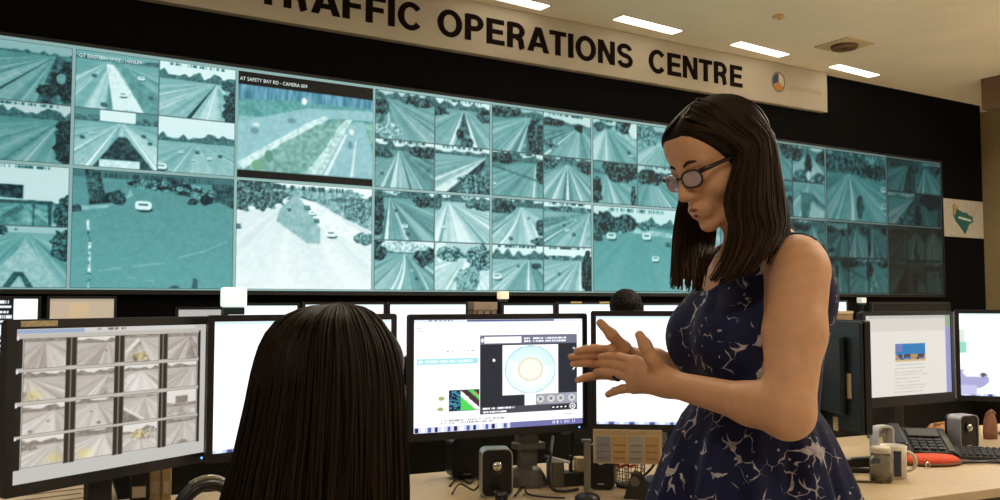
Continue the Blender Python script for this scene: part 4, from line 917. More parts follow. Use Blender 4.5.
# red cloth case with strap
p = dput(933, 463)
cs = thing('fabric_case', (p.x - .015, p.y - .012, DZ), math.radians(10), 'orange-red fabric case lying on the desk by the keyboard', 'case')
bmv = MB(); bmv.lathe([(.02, .0), (.098, .0), (.105, .008), (.104, .018), (.085, .027), (.04, .031), (.005, .032)], n=28, M=Matrix.Diagonal((1.0, .62, 1, 1)))
bmv.build('body', mat('orange_red_fabric', hexc(212, 74, 36), .85, vary=.2, scale=150, bump=.4), cs, True)
MB().tube([(.105*math.cos(t), .65*.105*math.sin(t), .007) for t in np.linspace(0, 2*math.pi, 40)], .005, 6).build('trim', mat('case_trim', hexc(110, 70, 45), .7), cs, True)
MB().tube(crom([(.09, -.03, .006), (.14, -.045, .008), (.19, -.04, .006), (.235, -.05, .006), (.24, -.03, .008), (.18, -.022, .006), (.1, -.02, .008)], 6), .0045, 6).build('strap', M_CABLE, cs, True)
MB().box((.228, -.056, .001), (.25, -.03, .012), bev=.003).build('buckle', M_SPK, cs)
MB().tube([(-.06 + .008*math.cos(t), -.072, .01 + .008*math.sin(t)) for t in np.linspace(0, 2*math.pi, 14)], .0018, 6).build('ring', M_CHROME, cs)
# mug
p = dput(894, 477)
mg = thing('mug', (p.x, p.y, DZ), math.radians(-25), 'white mug with a navy stripe beside the glass jar', 'mug')
M_MUG = mat('mug_white', hexc(222, 212, 192), .35)
MB().lathe([(.034, 0), (.038, .004), (.0405, .10), (.0385, .101), (.036, .012), (.004, .008)], n=32).build('body', M_MUG, mg, True)
MB().tube([(.038 + .026*math.sin(t), 0, .052 + .03*math.cos(t)) for t in np.linspace(0, math.pi, 12)], .0055, 8).build('handle', M_MUG, mg, True)
pts = []; st = MB(); n_ = 8
vs = []; 
for k in range(n_ + 1):
    a = math.radians(-88 + 34*k/n_)
    for z, r_ in ((.008, .0389), (.088, .0408)): vs.append((r_*math.cos(a), r_*math.sin(a), z))
st._add(vs, [(2*k, 2*k + 2, 2*k + 3, 2*k + 1) for k in range(n_)]); st.build('stripe', mat('navy_glaze', hexc(52, 60, 84), .4), mg, True)
# jar
p = dput(880, 481)
jr = thing('glass_jar', (p.x, p.y - .01, DZ), 0, 'small glass jar with white lid beside the mug', 'jar')
MB().lathe([(.030, 0), (.034, .004), (.034, .07), (.028, .082), (.027, .09), (.025, .09), (.0265, .08), (.032, .068), (.032, .006), (.003, .004)], n=28).build('glass', mat('jar_glass', (.9, .9, .85), .05, trans=.95, vary=.02), jr, True)
MB().lathe([(.031, .006), (.0312, .048), (.02, .052), (.002, .05)], n=24).build('contents', mat('jar_contents', hexc(172, 146, 108), .7, vary=.3, scale=120), jr, True)
MB().lathe([(.0295, .089), (.030, .092), (.030, .103), (.027, .107), (.003, .108)], n=28).build('lid', mat('jar_lid', hexc(205, 195, 175), .4), jr, True)
# black stapler-like tray and pen, papers
p = dput(857, 472)
stp = thing('stapler', (p.x, p.y, DZ), math.radians(-12), 'black stapler between the standing person and the jar', 'stapler')
MB().box((-.085, -.02, 0), (.08, .02, .012), bev=.004).build('base', M_SPK, stp)
MB().prism([(-.085, .013), (.075, .022), (.08, .045), (.06, .052), (-.06, .04), (-.088, .03)], -.017, .017).build('arm', M_SPK, stp)
MB().prism([(-.07, .034), (-.02, .041), (-.02, .045), (-.07, .038)], -.0175, .0175).build('shine_plate', M_SILVER, stp)
p = dput(862, 481)
pn2 = thing('pencil', (p.x, p.y - .03, DZ + .004), math.radians(-4), 'brown pencil lying left of the glass jar', 'pencil')
MB().tube([(-.09, 0, 0), (.05, 0, 0)], .0037, 6).build('barrel', mat('pencil_brown', hexc(92, 66, 40), .5), pn2)
MB().tube([(.0505, 0, 0), (.065, 0, 0)], .003, 6, taper=[.0036, .0008]).build('tip', M_CREAM, pn2)
# tan pouches behind the phone and the right speaker
M_POUCH = mat('tan_pouch', hexc(200, 150, 104), .7, vary=.25, scale=40, bump=.5)
def pouch(px, py, Y, sx, sz, m, label):
    p = at(px, py, Y); r = thing('pouch', (p.x, Y, DZ), math.radians(20), label, 'pouch')
    MB().lathe([(.3*sx, 0), (.95*sx, .0), (1.0*sx, .25*sz), (.9*sx, .6*sz), (.6*sx, .9*sz), (.1*sx, sz)], n=18, M=Matrix.Diagonal((1, .5, 1, 1))).build('body', m, r, True)
    MB().tube([(-.6*sx, -.2*sx, .9*sz), (0, -.25*sx, 1.0*sz), (.6*sx, -.15*sx, .88*sz)], .006, 6).build('fold', m, r, True)
pouch(940, 424, 3.72, .075, .065, M_POUCH, 'tan crumpled pouch behind the desk phone')
pouch(990, 420, 3.70, .036, .115, mat('pink_tan_pouch', hexc(150, 104, 84), .7, vary=.2, scale=30, bump=.4), 'taller pinkish pouch right of the far right speaker')

# --- shelf with files by the right wall
Q = MW @ Vector((11.29, -.30, 0))
sh = thing('bookshelf', Q, WANG, 'cream bookshelf standing against the wall beyond the black wall', 'shelf')
M_SH = mat('shelf_cream', hexc(170, 150, 115), .6)
for z in (.04, .45, .86, 1.27, 1.72): MB().box((-.3, -1.2, z), (-.001, 0, z + .025)).build('shelf_board', M_SH, sh)
for y in (-1.2, -.0): MB().box((-.3, y - .02, 0), (-.001, y, 1.76)).build('side_board', M_SH, sh)
MB().box((-.012, -1.18, .05), (-.002, -.02, 1.72)).build('back_board', M_SH, sh)
fc = [(215, 205, 180, 'white'), (205, 85, 30, 'orange'), (60, 55, 50, 'black'), (205, 195, 165, 'cream'), (196, 172, 110, 'yellow'), (120, 110, 100, 'grey')]
for zi, z in ((0, 1.296), (1, .886)):
    for k in range(6):
        c_ = fc[(k + 2*zi) % 6]; w_ = MW @ Vector((11.29 - .27, -.30 - .10 - .075*k, z))
        r = thing('box_file', w_, WANG, '%s file on the %s shelf of the cream bookshelf' % (c_[3], 'upper' if zi == 0 else 'lower'), 'file', 'files on the bookshelf')
        MB().box((0, -.032, 0), (.22, .032, .30), bev=.003).build('case', mat('file_%s' % c_[3], hexc(*c_[:3]), .7), r)
        MB().box((-.001, -.02, .05), (-.0002, .02, .12)).build('spine_label', M_PAPER, r)

# ================================================================== PEOPLE (smooth distance-field bodies)
class Field:
    def __init__(s): s.ops = []
    def ell(s, c, r, R=None, k=.02, cut=False):
        c = np.array(c, float); r = np.array(r, float); R = np.eye(3) if R is None else np.array(R, float)
        e = np.sqrt(((R * r[None, :]) ** 2).sum(1)); s.ops.append(('e', c - e, c + e, (c, r, R), k, cut)); return s
    def cap(s, a, b, ra, rb=None, k=.02, cut=False):
        rb = ra if rb is None else rb; a, b = np.array(a, float), np.array(b, float)
        s.ops.append(('c', np.minimum(a - ra, b - rb), np.maximum(a + ra, b + rb), (a, b, ra, rb), k, cut)); return s
    def chain(s, pts, rad, k=.01):
        for i in range(len(pts) - 1): s.cap(pts[i], pts[i+1], rad[i], rad[i+1], k)
        return s
    def merged(s, *o):
        f = Field(); f.ops = list(s.ops)
        for q in o: f.ops += q.ops
        return f
    def bounds(s, pad=.02):
        L = [o for o in s.ops if not o[5]]
        return np.min([o[1] for o in L], 0) - pad, np.max([o[2] for o in L], 0) + pad
    def grid(s, lo, hi, vox, grow=0.0):
        lo, hi = np.array(lo, float), np.array(hi, float); n = np.maximum(4, np.ceil((hi - lo) / vox).astype(int) + 1)
        ax = [lo[i] + vox * np.arange(n[i]) for i in range(3)]; D = np.full(n, .06, dtype=np.float32)
        for kind, bl, bh, P, k, cut in s.ops:
            pad = .05 + k; sl = []
            for i in range(3):
                i0 = max(0, int(math.floor((bl[i] - pad - lo[i]) / vox))); i1 = min(n[i], int(math.ceil((bh[i] + pad - lo[i]) / vox)) + 1)
                sl.append(slice(i0, i1))
            if any(q.stop - q.start <= 0 for q in sl): continue
            x = ax[0][sl[0]][:, None, None].astype(np.float32); y = ax[1][sl[1]][None, :, None].astype(np.float32); z = ax[2][sl[2]][None, None, :].astype(np.float32)
            if kind == 'e':
                c, r, R = P; dx, dy, dz = x - c[0], y - c[1], z - c[2]
                q = [(R[0, j]*dx + R[1, j]*dy + R[2, j]*dz) for j in range(3)]
                k0 = np.sqrt(sum((q[j] / r[j])**2 for j in range(3))); k1 = np.sqrt(sum((q[j] / r[j]**2)**2 for j in range(3))) + 1e-6
                d = k0 * (k0 - 1) / k1
            else:
                a, b, ra, rb = P; ab = b - a; L2 = max(1e-9, float(ab @ ab))
                px, py, pz = x - a[0], y - a[1], z - a[2]
                h = np.clip((px*ab[0] + py*ab[1] + pz*ab[2]) / L2, 0, 1)
                d = np.sqrt((px - ab[0]*h)**2 + (py - ab[1]*h)**2 + (pz - ab[2]*h)**2) - (ra + (rb - ra)*h)
            S = tuple(sl); A = D[S]
            if cut:
                h = np.clip(.5 - .5*(A + d)/k, 0, 1); D[S] = A + (-d - A)*h + k*h*(1 - h)
            else:
                d = d - grow; h = np.clip(.5 + .5*(A - d)/k, 0, 1); D[S] = A + (d - A)*h - k*h*(1 - h)
        return D, lo
def surface(D, lo, vox, shift=0.0):
    D = D + shift; n = D.shape; s = D < 0
    c = np.zeros(tuple(k - 1 for k in n), np.int8)
    for i in (0, 1):
        for j in (0, 1):
            for k in (0, 1): c += s[i:n[0]-1+i, j:n[1]-1+j, k:n[2]-1+k]
    act = (c > 0) & (c < 8); idx = np.argwhere(act); ids = np.full(act.shape, -1, np.int64); ids[act] = np.arange(len(idx))
    vals = {(i, j, k): D[idx[:, 0]+i, idx[:, 1]+j, idx[:, 2]+k] for i in (0, 1) for j in (0, 1) for k in (0, 1)}
    acc = np.zeros((len(idx), 3)); cnt = np.zeros(len(idx))
    cs = list(vals)
    for a in cs:
        for ax in range(3):
            if a[ax]: continue
            b = tuple(v + (1 if q == ax else 0) for q, v in enumerate(a)); va, vb = vals[a], vals[b]
            m = (va < 0) != (vb < 0); t = va / np.where(m, va - vb, 1); p = np.tile(np.array(a, float), (len(idx), 1)); p[:, ax] += t
            acc[m] += p[m]; cnt[m] += 1
    V = lo + vox * (idx + acc / np.maximum(cnt, 1)[:, None])
    Q = []
    for ax in range(3):
        o1, o2 = [(1, 2), (2, 0), (0, 1)][ax]
        sa = [slice(None)]*3; sb = [slice(None)]*3; sa[ax] = slice(0, n[ax]-1); sb[ax] = slice(1, n[ax])
        A, B = s[tuple(sa)], s[tuple(sb)]
        e = np.argwhere(A != B)
        e = e[(e[:, o1] > 0) & (e[:, o2] > 0) & (e[:, o1] < n[o1]-1) & (e[:, o2] < n[o2]-1)]
        flip = A[e[:, 0], e[:, 1], e[:, 2]]
        def cid(d1, d2):
            q = e.copy(); q[:, o1] += d1; q[:, o2] += d2; return ids[q[:, 0], q[:, 1], q[:, 2]]
        f = np.stack([cid(-1, -1), cid(0, -1), cid(0, 0), cid(-1, 0)], 1); f[~flip] = f[~flip][:, ::-1]; Q.append(f)
    Q = np.concatenate(Q); Q = Q[(Q >= 0).all(1)]
    return V, Q
def patches(field, boxes, grow=0.0):
    """boxes: list of (lo, hi, vox); later (finer) boxes replace what coarser ones hold inside them."""
    VV, QQ, base = [], [], 0
    for i, (lo, hi, vox) in enumerate(boxes):
        D, l = field.grid(lo, hi, vox, grow); V, Q = surface(D, l, vox)
        if not len(Q): continue
        cen = V[Q].mean(1); keep = np.ones(len(Q), bool)
        for lo2, hi2, v2 in boxes[i+1:]:
            keep &= ~((cen > np.array(lo2) + 2.5*v2).all(1) & (cen < np.array(hi2) - 3.5*v2).all(1))
        VV.append(V); QQ.append(Q[keep] + base); base += len(V)
    return np.concatenate(VV), np.concatenate(QQ)
def rot_frame(yaw_dir, pitch, roll=0.0):
    """columns: forward, left, up for a head looking along yaw_dir (x,y), bowed by pitch."""
    h = np.array([yaw_dir[0], yaw_dir[1], 0.0]); h /= np.linalg.norm(h); l = np.array([-h[1], h[0], 0])
    f = h*math.cos(pitch) - np.array([0, 0, 1])*math.sin(pitch); u = np.cross(f, l)
    l2 = l*math.cos(roll) + u*math.sin(roll); u2 = np.cross(f, l2)
    return np.stack([f, l2, u2], 1)
def head_field(Fd, C, R, s=1.0, ears=True):
    def p(x, y, z): return C + R @ (np.array([x, y, z]) * s)
    def E(c, r, k=.015, cut=False): Fd.ell(p(*c), np.array(r)*s, R, k*s, cut)
    def K(a, b, ra, rb, k=.012, cut=False): Fd.cap(p(*a), p(*b), ra*s, rb*s, k*s, cut)
    E((-.012, 0, .035), (.098, .075, .081)); E((.028, 0, -.022), (.060, .058, .078), .03)
    K((.045, -.02, .052), (.045, .02, .052), .044, .044, .02)
    for sg in (-1, 1):
        K((-.012, sg*.055, -.045), (.045, sg*.028, -.098), .018, .017, .025)
        E((.052, sg*.038, -.028), (.030, .026, .030), .02)
        K((.080, sg*.012, .019), (.068, sg*.048, .017), .009, .009, .014)
        E((.0955, sg*.031, .000), (.016, .019, .0105), None or .012, True)
        E((.0735, sg*.031, -.001), (.0135, .0155, .0125), .004)
        E((.094, sg*.0115, -.037), (.010, .0075, .0075), .008)
        K((.089, sg*.022, -.066), (.096, sg*.004, -.0625), .0045, .0062, .006)
        if ears:
            E((-.012, sg*.076, -.008), (.018, .009, .031), .006); E((-.006, sg*.084, -.006), (.009, .006, .018), .005, True)
    K((.086, 0, .012), (.1075, 0, -.031), .0085, .0105, .012); E((.1065, 0, -.033), (.0105, .0105, .0095), .006)
    K((.086, -.017, -.077), (.086, .017, -.077), .0072, .0072, .008); E((.0925, 0, -.0755), (.0068, .014, .0062), .005)
    K((.101, -.018, -.0695), (.101, .018, -.0695), .0028, .0028, .004, True)
    E((.074, 0, -.102), (.020, .021, .017), .016); E((.072, 0, -.06), (.022, .03, .03), .015)
    return p
def eyes(p, R, root, s, iris):
    for sg in (-1, 1):
        c = p(.0752, sg*.031, -.001); V = MB()
        M = Matrix.Translation(Vector(c)) @ Matrix([list(R[0]) + [0], list(R[1]) + [0], list(R[2]) + [0], [0, 0, 0, 1]]) @ Matrix.Rotation(math.pi/2, 4, 'Y') 
        V.lathe([(.001, -.0128*s), (.008*s, -.010*s), (.0128*s, 0), (.011*s, .0065*s), (.0065*s, .011*s)], n=16, M=M); e = V.build('eye', mat('eye_white', (.55, .52, .48), .25), root, True)
        MB().lathe([(.0064*s, .0111*s), (.004*s, .0122*s), (.0005, .0128*s)], n=14, M=M).build('iris', mat(iris, (.03, .02, .012), .15), e, True)
M_SKIN = mat('skin_warm', hexc(222, 170, 134), .52, vary=.06, scale=60, spec=.4)
M_SKIN2 = mat('skin_light', hexc(215, 165, 130), .52, vary=.05, scale=60, spec=.4)
M_SKIN3 = mat('skin_deep', hexc(132, 88, 62), .5, vary=.05, scale=60, spec=.4)
for m in (M_SKIN, M_SKIN2):
    m.node_tree.nodes['Principled BSDF'].inputs['Subsurface Weight'].default_value = .08
    m.node_tree.nodes['Principled BSDF'].inputs['Subsurface Radius'].default_value = (.01, .004, .002)
def hair_mat(name, c0, c1, rough=.42):
    m = bpy.data.materials.new(name); m.use_nodes = True; nt = m.node_tree; b = nt.nodes['Principled BSDF']
    a = nt.nodes.new('ShaderNodeAttribute'); a.attribute_name = 'strand'
    rp = nt.nodes.new('ShaderNodeValToRGB'); rp.color_ramp.elements[0].color = c0 + (1,); rp.color_ramp.elements[1].color = c1 + (1,)
    nt.links.new(a.outputs['Fac'], rp.inputs['Fac']); nt.links.new(rp.outputs['Color'], b.inputs['Base Color'])
    b.inputs['Roughness'].default_value = rough; b.inputs['Specular IOR Level'].default_value = .17
    return m
def strands(guides, n, r, rng, thick=.012, K=22, jitter=.004, ends=.25, inward=None, push=()):
    """locks of hair interpolated between neighbouring guide curves; returns verts, quads, tone."""
    G = []
    for g in guides:
        P = np.array([list(v) for v in crom(g, 8)]); d = np.r_[0, np.cumsum(np.linalg.norm(np.diff(P, axis=0), axis=1))]; d /= d[-1]
        t = np.linspace(0, 1, K); G.append(np.stack([np.interp(t, d, P[:, i]) for i in range(3)], 1))
    G = np.array(G); m = len(G); V, Q, T = [], [], []; base = 0; ns = 5
    for q in range(n):
        v = rng.random() * (m - 1); i = min(int(v), m - 2); f = v - i
        P = G[i]*(1 - f) + G[i+1]*f
        if inward is not None: 
            dd = inward - P; dd[:, 2] *= .3; L = np.linalg.norm(dd, axis=1, keepdims=True) + 1e-6
            P = P + dd / L * thick * rng.random() 
        ph = rng.random(3)*6.28; w = np.linspace(0, 1, K)[:, None]
        P = P + jitter * w * np.sin(w*np.array([5., 6., 4.]) + ph) + (rng.random(3) - .5) * jitter
        for pc_, pr_, pR_ in push:                      # keep every lock outside the scalp
            q_ = (P - pc_) @ pR_ / pr_; l_ = np.linalg.norm(q_, axis=1, keepdims=True); P = np.where(l_ < 1, pc_ + (q_ / np.maximum(l_, 1e-6) * pr_) @ pR_.T, P)
        cut = 1 - ends * rng.random(); kk = max(6, int(K*cut)); P = P[:kk]
        rad = r * (.7 + .6*rng.random()) * np.sin(np.clip(np.linspace(.12, 1.0, kk), 0, 1)*math.pi*.92)**.5
        tone = rng.random(); dd = np.gradient(P, axis=0); dd /= np.linalg.norm(dd, axis=1, keepdims=True) + 1e-9
        up = np.cross(dd, np.array([.9, .3, .12])); up /= np.linalg.norm(up, axis=1, keepdims=True) + 1e-9; w_ = np.cross(dd, up)
        an = 2*math.pi*np.arange(ns)/ns
        ringv = P[:, None] + rad[:, None, None]*(up[:, None]*np.cos(an)[None, :, None] + w_[:, None]*np.sin(an)[None, :, None])
        V.append(ringv.reshape(-1, 3)); T.append(np.repeat(tone*(.35 + .65*np.arange(kk)/K), ns))
        i0 = base + np.arange((kk - 1)*ns).reshape(kk - 1, ns); i1 = np.roll(i0, -1, 1)
        Q.append(np.stack([i0, i1, i1 + ns, i0 + ns], -1).reshape(-1, 4)); base += kk*ns
    return np.concatenate(V), np.concatenate(Q), np.concatenate(T)
def hair_object(parts, material, root, name='hair'):
    V, Q, T, b = [], [], [], 0
    for v, q, t in parts: V.append(v); Q.append(q + b); T.append(t); b += len(v)
    o = add_np(name, np.concatenate(V), np.concatenate(Q), material, root, True)
    a = o.data.attributes.new('strand', 'FLOAT', 'POINT'); a.data.foreach_set('value', np.concatenate(T).astype(np.float32)); return o
def A3v(p): return np.array([p[0], p[1], p[2]], float)
def px(x, y, Y): return A3v(at(x, y, Y))

# ------------------------------------------------------------------ the standing person
TH = math.radians(12); SC0 = np.array([.437, 1.56]); sf = np.array([-math.cos(TH), -math.sin(TH)]); sl_ = np.array([math.sin(TH), -math.cos(TH)])
RB = np.array([[sf[0], sl_[0], 0], [sf[1], sl_[1], 0], [0, 0, 1.0]])
def T(f, l, z): q = SC0 + sf*f + sl_*l; return np.array([q[0], q[1], z])
torso = Field()
torso.ell(T(-.005, 0, 1.25), (.098, .128, .16), RB, .03)
torso.cap(T(-.02, -.115, 1.362), T(-.02, .115, 1.362), .042, .042, .05)
torso.ell(T(-.05, 0, 1.31), (.075, .125, .10), RB, .03)
for sg in (-1, 1): torso.ell(T(.058, sg*.06, 1.235), (.066, .066, .07), RB, .035)
torso.ell(T(.0, 0, 1.11), (.088, .112, .13), RB, .05)
torso.ell(T(-.015, 0, .95), (.115, .155, .13), RB, .06)
body = torso.merged()
# head
HY, HP, HS = math.radians(24), math.radians(24), .852
HR = rot_frame((-math.cos(HY), -math.sin(HY)), HP, math.radians(2))
chin = px(709, 230, 1.50); HC = chin - HR @ (np.array([.082, 0, -.113]) * HS)
hp_ = head_field(body, HC, HR, HS, ears=False)
body.cap(T(-.035, 0, 1.34), hp_(-.03, 0, -.06), .054, .05, .03); body.cap(T(-.03, 0, 1.345), T(-.02, .1, 1.365), .04, .034, .03); body.cap(T(-.03, 0, 1.345), T(-.02, -.1, 1.365), .04, .034, .03)
# near (left) arm and far (right) arm
shL = T(-.005, .146, 1.343); elL = px(788, 413, 1.32); wrL = px(668, 383, 1.475)
shR = T(-.01, -.152, 1.352); elR = T(-.03, -.24, 1.15); wrR = px(655, 361, 1.67)
def arm(Fd, s, e, w, sc=1.0):
    m1 = s*.55 + e*.45; m2 = e*.72 + w*.28
    Fd.cap(s, m1, .0465*sc, .0445*sc, .03); Fd.cap(m1, e, .0445*sc, .036*sc, .02); Fd.cap(e, m2, .0355*sc, .030*sc, .02); Fd.cap(m2, w, .030*sc, .0205*sc, .02)
arm(body, shL, elL, wrL); arm(body, shR, elR, wrR)
# hands: knuckles and tips measured against the picture, metres apart in depth
def hand(Fd, wrist, knuckles, fingers, thumb, fr=.0073):
    kc = np.mean(knuckles, 0)
    for kn in knuckles: Fd.cap(wrist*.8 + kn*.2, kn, .0135, .0105, .014)
    Fd.cap(wrist, (wrist + kc)/2, .0215, .0175, .016)
    for kn, f in zip(knuckles, fingers): Fd.chain([kn] + f, [fr*1.18, fr*1.05, fr*.95, fr*.78], .0025)
    Fd.chain(thumb, [.0145, .0115, .0095, .0075], .008)
def mids(k, tip, bow):
    return [k + (tip - k)*.45 + bow, k + (tip - k)*.75 + bow*.8, tip]
b0 = np.array([0, -.004, .004])
kL = [px(635, 361, 1.515), px(632, 369, 1.515), px(631, 378, 1.517), px(634, 388, 1.52)]
tL = [px(600, 357, 1.575), px(597, 364, 1.58), px(596, 372, 1.58), px(608, 394.5, 1.57)]
hand(body, wrL, kL, [mids(kL[i], tL[i], b0) for i in range(4)], [px(660, 372, 1.48), px(652, 358, 1.465), px(645, 345, 1.462), px(639.5, 335, 1.462)])
kR = [px(611, 350, 1.60), px(608, 357, 1.605), px(608, 366, 1.61), px(612, 375, 1.615)]
tR = [px(577, 351, 1.57), px(571, 357, 1.57), px(573, 364, 1.575), px(578, 380, 1.59)]
hand(body, wrR, kR, [mids(kR[i], tR[i], np.array([0, .003, .003])) for i in range(4)], [px(632, 358, 1.645), px(624, 348, 1.60), px(612, 335, 1.585), px(600.5, 323, 1.58)])
# legs and feet
for sg in (-1, 1):
    hip = T(0, sg*.085, .88); kn = T(.015, sg*.08, .47); an = T(-.02, sg*.08, .085); toe = T(.13, sg*.095, .03)
    body.cap(hip, kn, .078, .05, .04); body.cap(kn, an, .05, .034, .03); body.cap(an, toe, .034, .026, .02); body.cap(T(-.04, sg*.08, .03), an, .028, .032, .02)
sw = thing('person', (SC0[0], SC0[1], 0), 0, 'standing woman in a navy floral dress and glasses, gesturing with both hands', 'person')
OFF = np.array([SC0[0], SC0[1], 0])
lo, hi = body.bounds(.03)
hd = (HC - np.array([.145, .145, .15]), HC + np.array([.145, .145, .145]), .0022)
hb1 = (np.array([.07, 1.425, 1.10]), np.array([.30, 1.73, 1.30]), .0021)
V, Q = patches(body, [(lo, np.array([hi[0], hi[1], .8]), .008), (np.array([lo[0], lo[1], .78]), hi, .005), hd, hb1])
add_np('body', V - OFF, Q, M_SKIN, sw)
# dress
dr = Field(); dr.ops = list(torso.ops)
dr.ell(T(.055, 0, 1.43), (.135, .082, .115), RB, .008, True)
for sg in (-1, 1): dr.cap(T(.0, sg*.185, 1.40), T(-.0, sg*.185, 1.25), .062, .062, .01, True)
dr.ell(T(-.02, 0, 1.44), (.09, .066, .09), RB, .008, True)
l2, h2 = torso.bounds(.03)
D, l_ = dr.grid((l2[0], l2[1], 1.085), h2, .0045, .0065)
V1, Q1 = surface(D, l_, .0045)
# pleated skirt
rings, nS = 26, 160; ph_ = np.linspace(0, 2*math.pi, nS, endpoint=False); V2 = []
for i in range(rings):
    t = i / (rings - 1); z = 1.125 - t*.62
    e = t**.72
    rf = .098 + .158*e; rl = .118 + .185*e; am = .020*min(1, t*2.2) + .010*t
    wv = am*(np.cos(ph_*11 + .7*np.sin(ph_*2)) + .35*np.cos(ph_*23 + 1))
    for a, w_ in zip(ph_, wv): V2.append(T((rf + w_)*math.cos(a) + .004, (rl + w_)*math.sin(a), z))
V2 = np.array(V2); Q2 = np.array([(i*nS + j, i*nS + (j+1) % nS, (i+1)*nS + (j+1) % nS, (i+1)*nS + j) for i in range(rings - 1) for j in range(nS)])[:, ::-1]
VD = np.concatenate([V1, V2]) - OFF; QD = np.concatenate([Q1, Q2 + len(V1)])
def dress_mat():
    m = bpy.data.materials.new('navy_floral_cotton'); m.use_nodes = True; nt = m.node_tree; b = nt.nodes['Principled BSDF']; L = nt.links.new
    b.inputs['Roughness'].default_value = .75; b.inputs['Specular IOR Level'].default_value = .25
    tc = nt.nodes.new('ShaderNodeTexCoord'); nz = nt.nodes.new('ShaderNodeTexNoise'); nz.inputs['Scale'].default_value = 26; nz.inputs['Detail'].default_value = 2
    L(tc.outputs['Object'], nz.inputs['Vector'])
    mx = nt.nodes.new('ShaderNodeMixRGB'); mx.blend_type = 'LINEAR_LIGHT'; mx.inputs['Fac'].default_value = .022
    L(tc.outputs['Object'], mx.inputs[1]); L(nz.outputs['Color'], mx.inputs[2])
    v1 = nt.nodes.new('ShaderNodeTexVoronoi'); v1.feature = 'DISTANCE_TO_EDGE'; v1.inputs['Scale'].default_value = 31; L(mx.outputs[0], v1.inputs['Vector'])
    v2 = nt.nodes.new('ShaderNodeTexVoronoi'); v2.inputs['Scale'].default_value = 31; L(mx.outputs[0], v2.inputs['Vector'])
    n2 = nt.nodes.new('ShaderNodeTexNoise'); n2.inputs['Scale'].default_value = 30; n2.inputs['Detail'].default_value = 1; L(tc.outputs['Object'], n2.inputs['Vector'])
    def math_(op, a, b_=None, c=None):
        n = nt.nodes.new('ShaderNodeMath'); n.operation = op
        for i, q in enumerate((a, b_, c)):
            if q is None: continue
            if isinstance(q, (int, float)): n.inputs[i].default_value = q
            else: L(q, n.inputs[i])
        return n.outputs[0]
    wid = math_('MULTIPLY', math_('SUBTRACT', n2.outputs['Fac'], .51), .27)          # line swells and vanishes
    line = math_('LESS_THAN', v1.outputs['Distance'], wid)
    jun = math_('GREATER_THAN', v2.outputs['Distance'], .83)                                # blossoms where petals meet
    dot = math_('LESS_THAN', v2.outputs['Distance'], .085)
    pat = math_('MAXIMUM', math_('MAXIMUM', line, dot), jun)
    n3 = nt.nodes.new('ShaderNodeTexNoise'); n3.inputs['Scale'].default_value = 90; n3.inputs['Detail'].default_value = 3; L(tc.outputs['Object'], n3.inputs['Vector'])
    fade = math_('MULTIPLY', pat, math_('MULTIPLY_ADD', n3.outputs['Fac'], 1.6, -.05))
    cm = nt.nodes.new('ShaderNodeMixRGB'); cm.inputs[1].default_value = (.012, .016, .064, 1); cm.inputs[2].default_value = (.62, .58, .64, 1); L(fade, cm.inputs['Fac'])
    cm.use_clamp = True; L(cm.outputs[0], b.inputs['Base Color'])
    return m
dress = add_np('dress', VD, QD, dress_mat(), sw)
for sg in (-1, 1):
    c = T(.05, sg*.09, 0); MB().box((-.05, -.042, 0), (.15, .042, .05), Matrix.Translation(Vector(c) - Vector(OFF)) @ Matrix.Rotation(math.atan2(sf[1], sf[0]), 4, 'Z'), bev=.018).build('shoe', mat('shoe_navy', (.01, .01, .02), .4), sw)
p_loc = lambda x, y, z: hp_(x, y, z) - OFF
eyes(p_loc, HR, sw, HS, 'iris_brown')
# brows and lips
def skin_strip(pts, rad, name, m):
    return MB().tube([Vector(p_loc(*q)) for q in crom(pts, 4)], .001, 6, taper=None if rad is None else list(np.interp(np.linspace(0, 1, len(crom(pts, 4))), np.linspace(0, 1, len(rad)), rad))).build(name, m, sw, True)
M_BROW = mat('brow_dark', (.02, .012, .008), .8)
for sg in (-1, 1): skin_strip([(.0915, sg*.013, .022), (.0885, sg*.03, .0275), (.0735, sg*.051, .021)], [.0024, .003, .0012], 'eyebrow', M_BROW)
M_LIP = mat('lip_rose', hexc(150, 82, 74), .4)
skin_strip([(.0885, .022, -.0665), (.1005, .006, -.0635), (.1005, -.006, -.0635), (.0885, -.022, -.0665)], [.0012, .0035, .0035, .0012], 'lip', M_LIP)
skin_strip([(.0885, .020, -.0725), (.0975, .0, -.0765), (.0885, -.020, -.0725)], [.0012, .0042, .0012], 'lip', M_LIP)
# glasses
gl = thing('glasses', (0, 0, 0)); gl.parent = sw
M_FR = mat('glasses_frame', (.012, .010, .012), .3); M_RIM = mat('glasses_rim_pale', (.45, .43, .46), .25, .3)
for sg in (-1, 1):
    ce = np.array([.1035, sg*.033, -.004]); ov = []
    for a in np.linspace(0, 2*math.pi, 25):
        yy = .0245*math.cos(a); zz = .0165*math.sin(a); yy = np.sign(yy)*abs(yy/.0245)**.8*.0245; zz = np.sign(zz)*abs(zz/.0165)**.8*.0165
        ov.append(Vector(p_loc(ce[0] - .010*abs(ce[1] + yy)/.05 + .002, ce[1] + yy, ce[2] + zz)))
    MB().tube(ov, .0019, 6).build('rim', M_RIM if sg < 0 else M_FR, gl, True)
    MB()._add(ov[:-1], [tuple(range(24))]).build('lens', mat('lens_glass', (.80, .76, .98), .05, spec=1.0, trans=.6, vary=.03), gl)  # lavender base colour stands in for screen glow reflected in the lens
    MB().tube([Vector(p_loc(*q)) for q in ((.0945, sg*.0575, .006), (.088, sg*.070, .007), (.03, sg*.077, .006), (-.01, sg*.079, .002))], .0028, 6, taper=[.0042, .0042, .003, .0022]).build('temple', M_FR, gl, True)
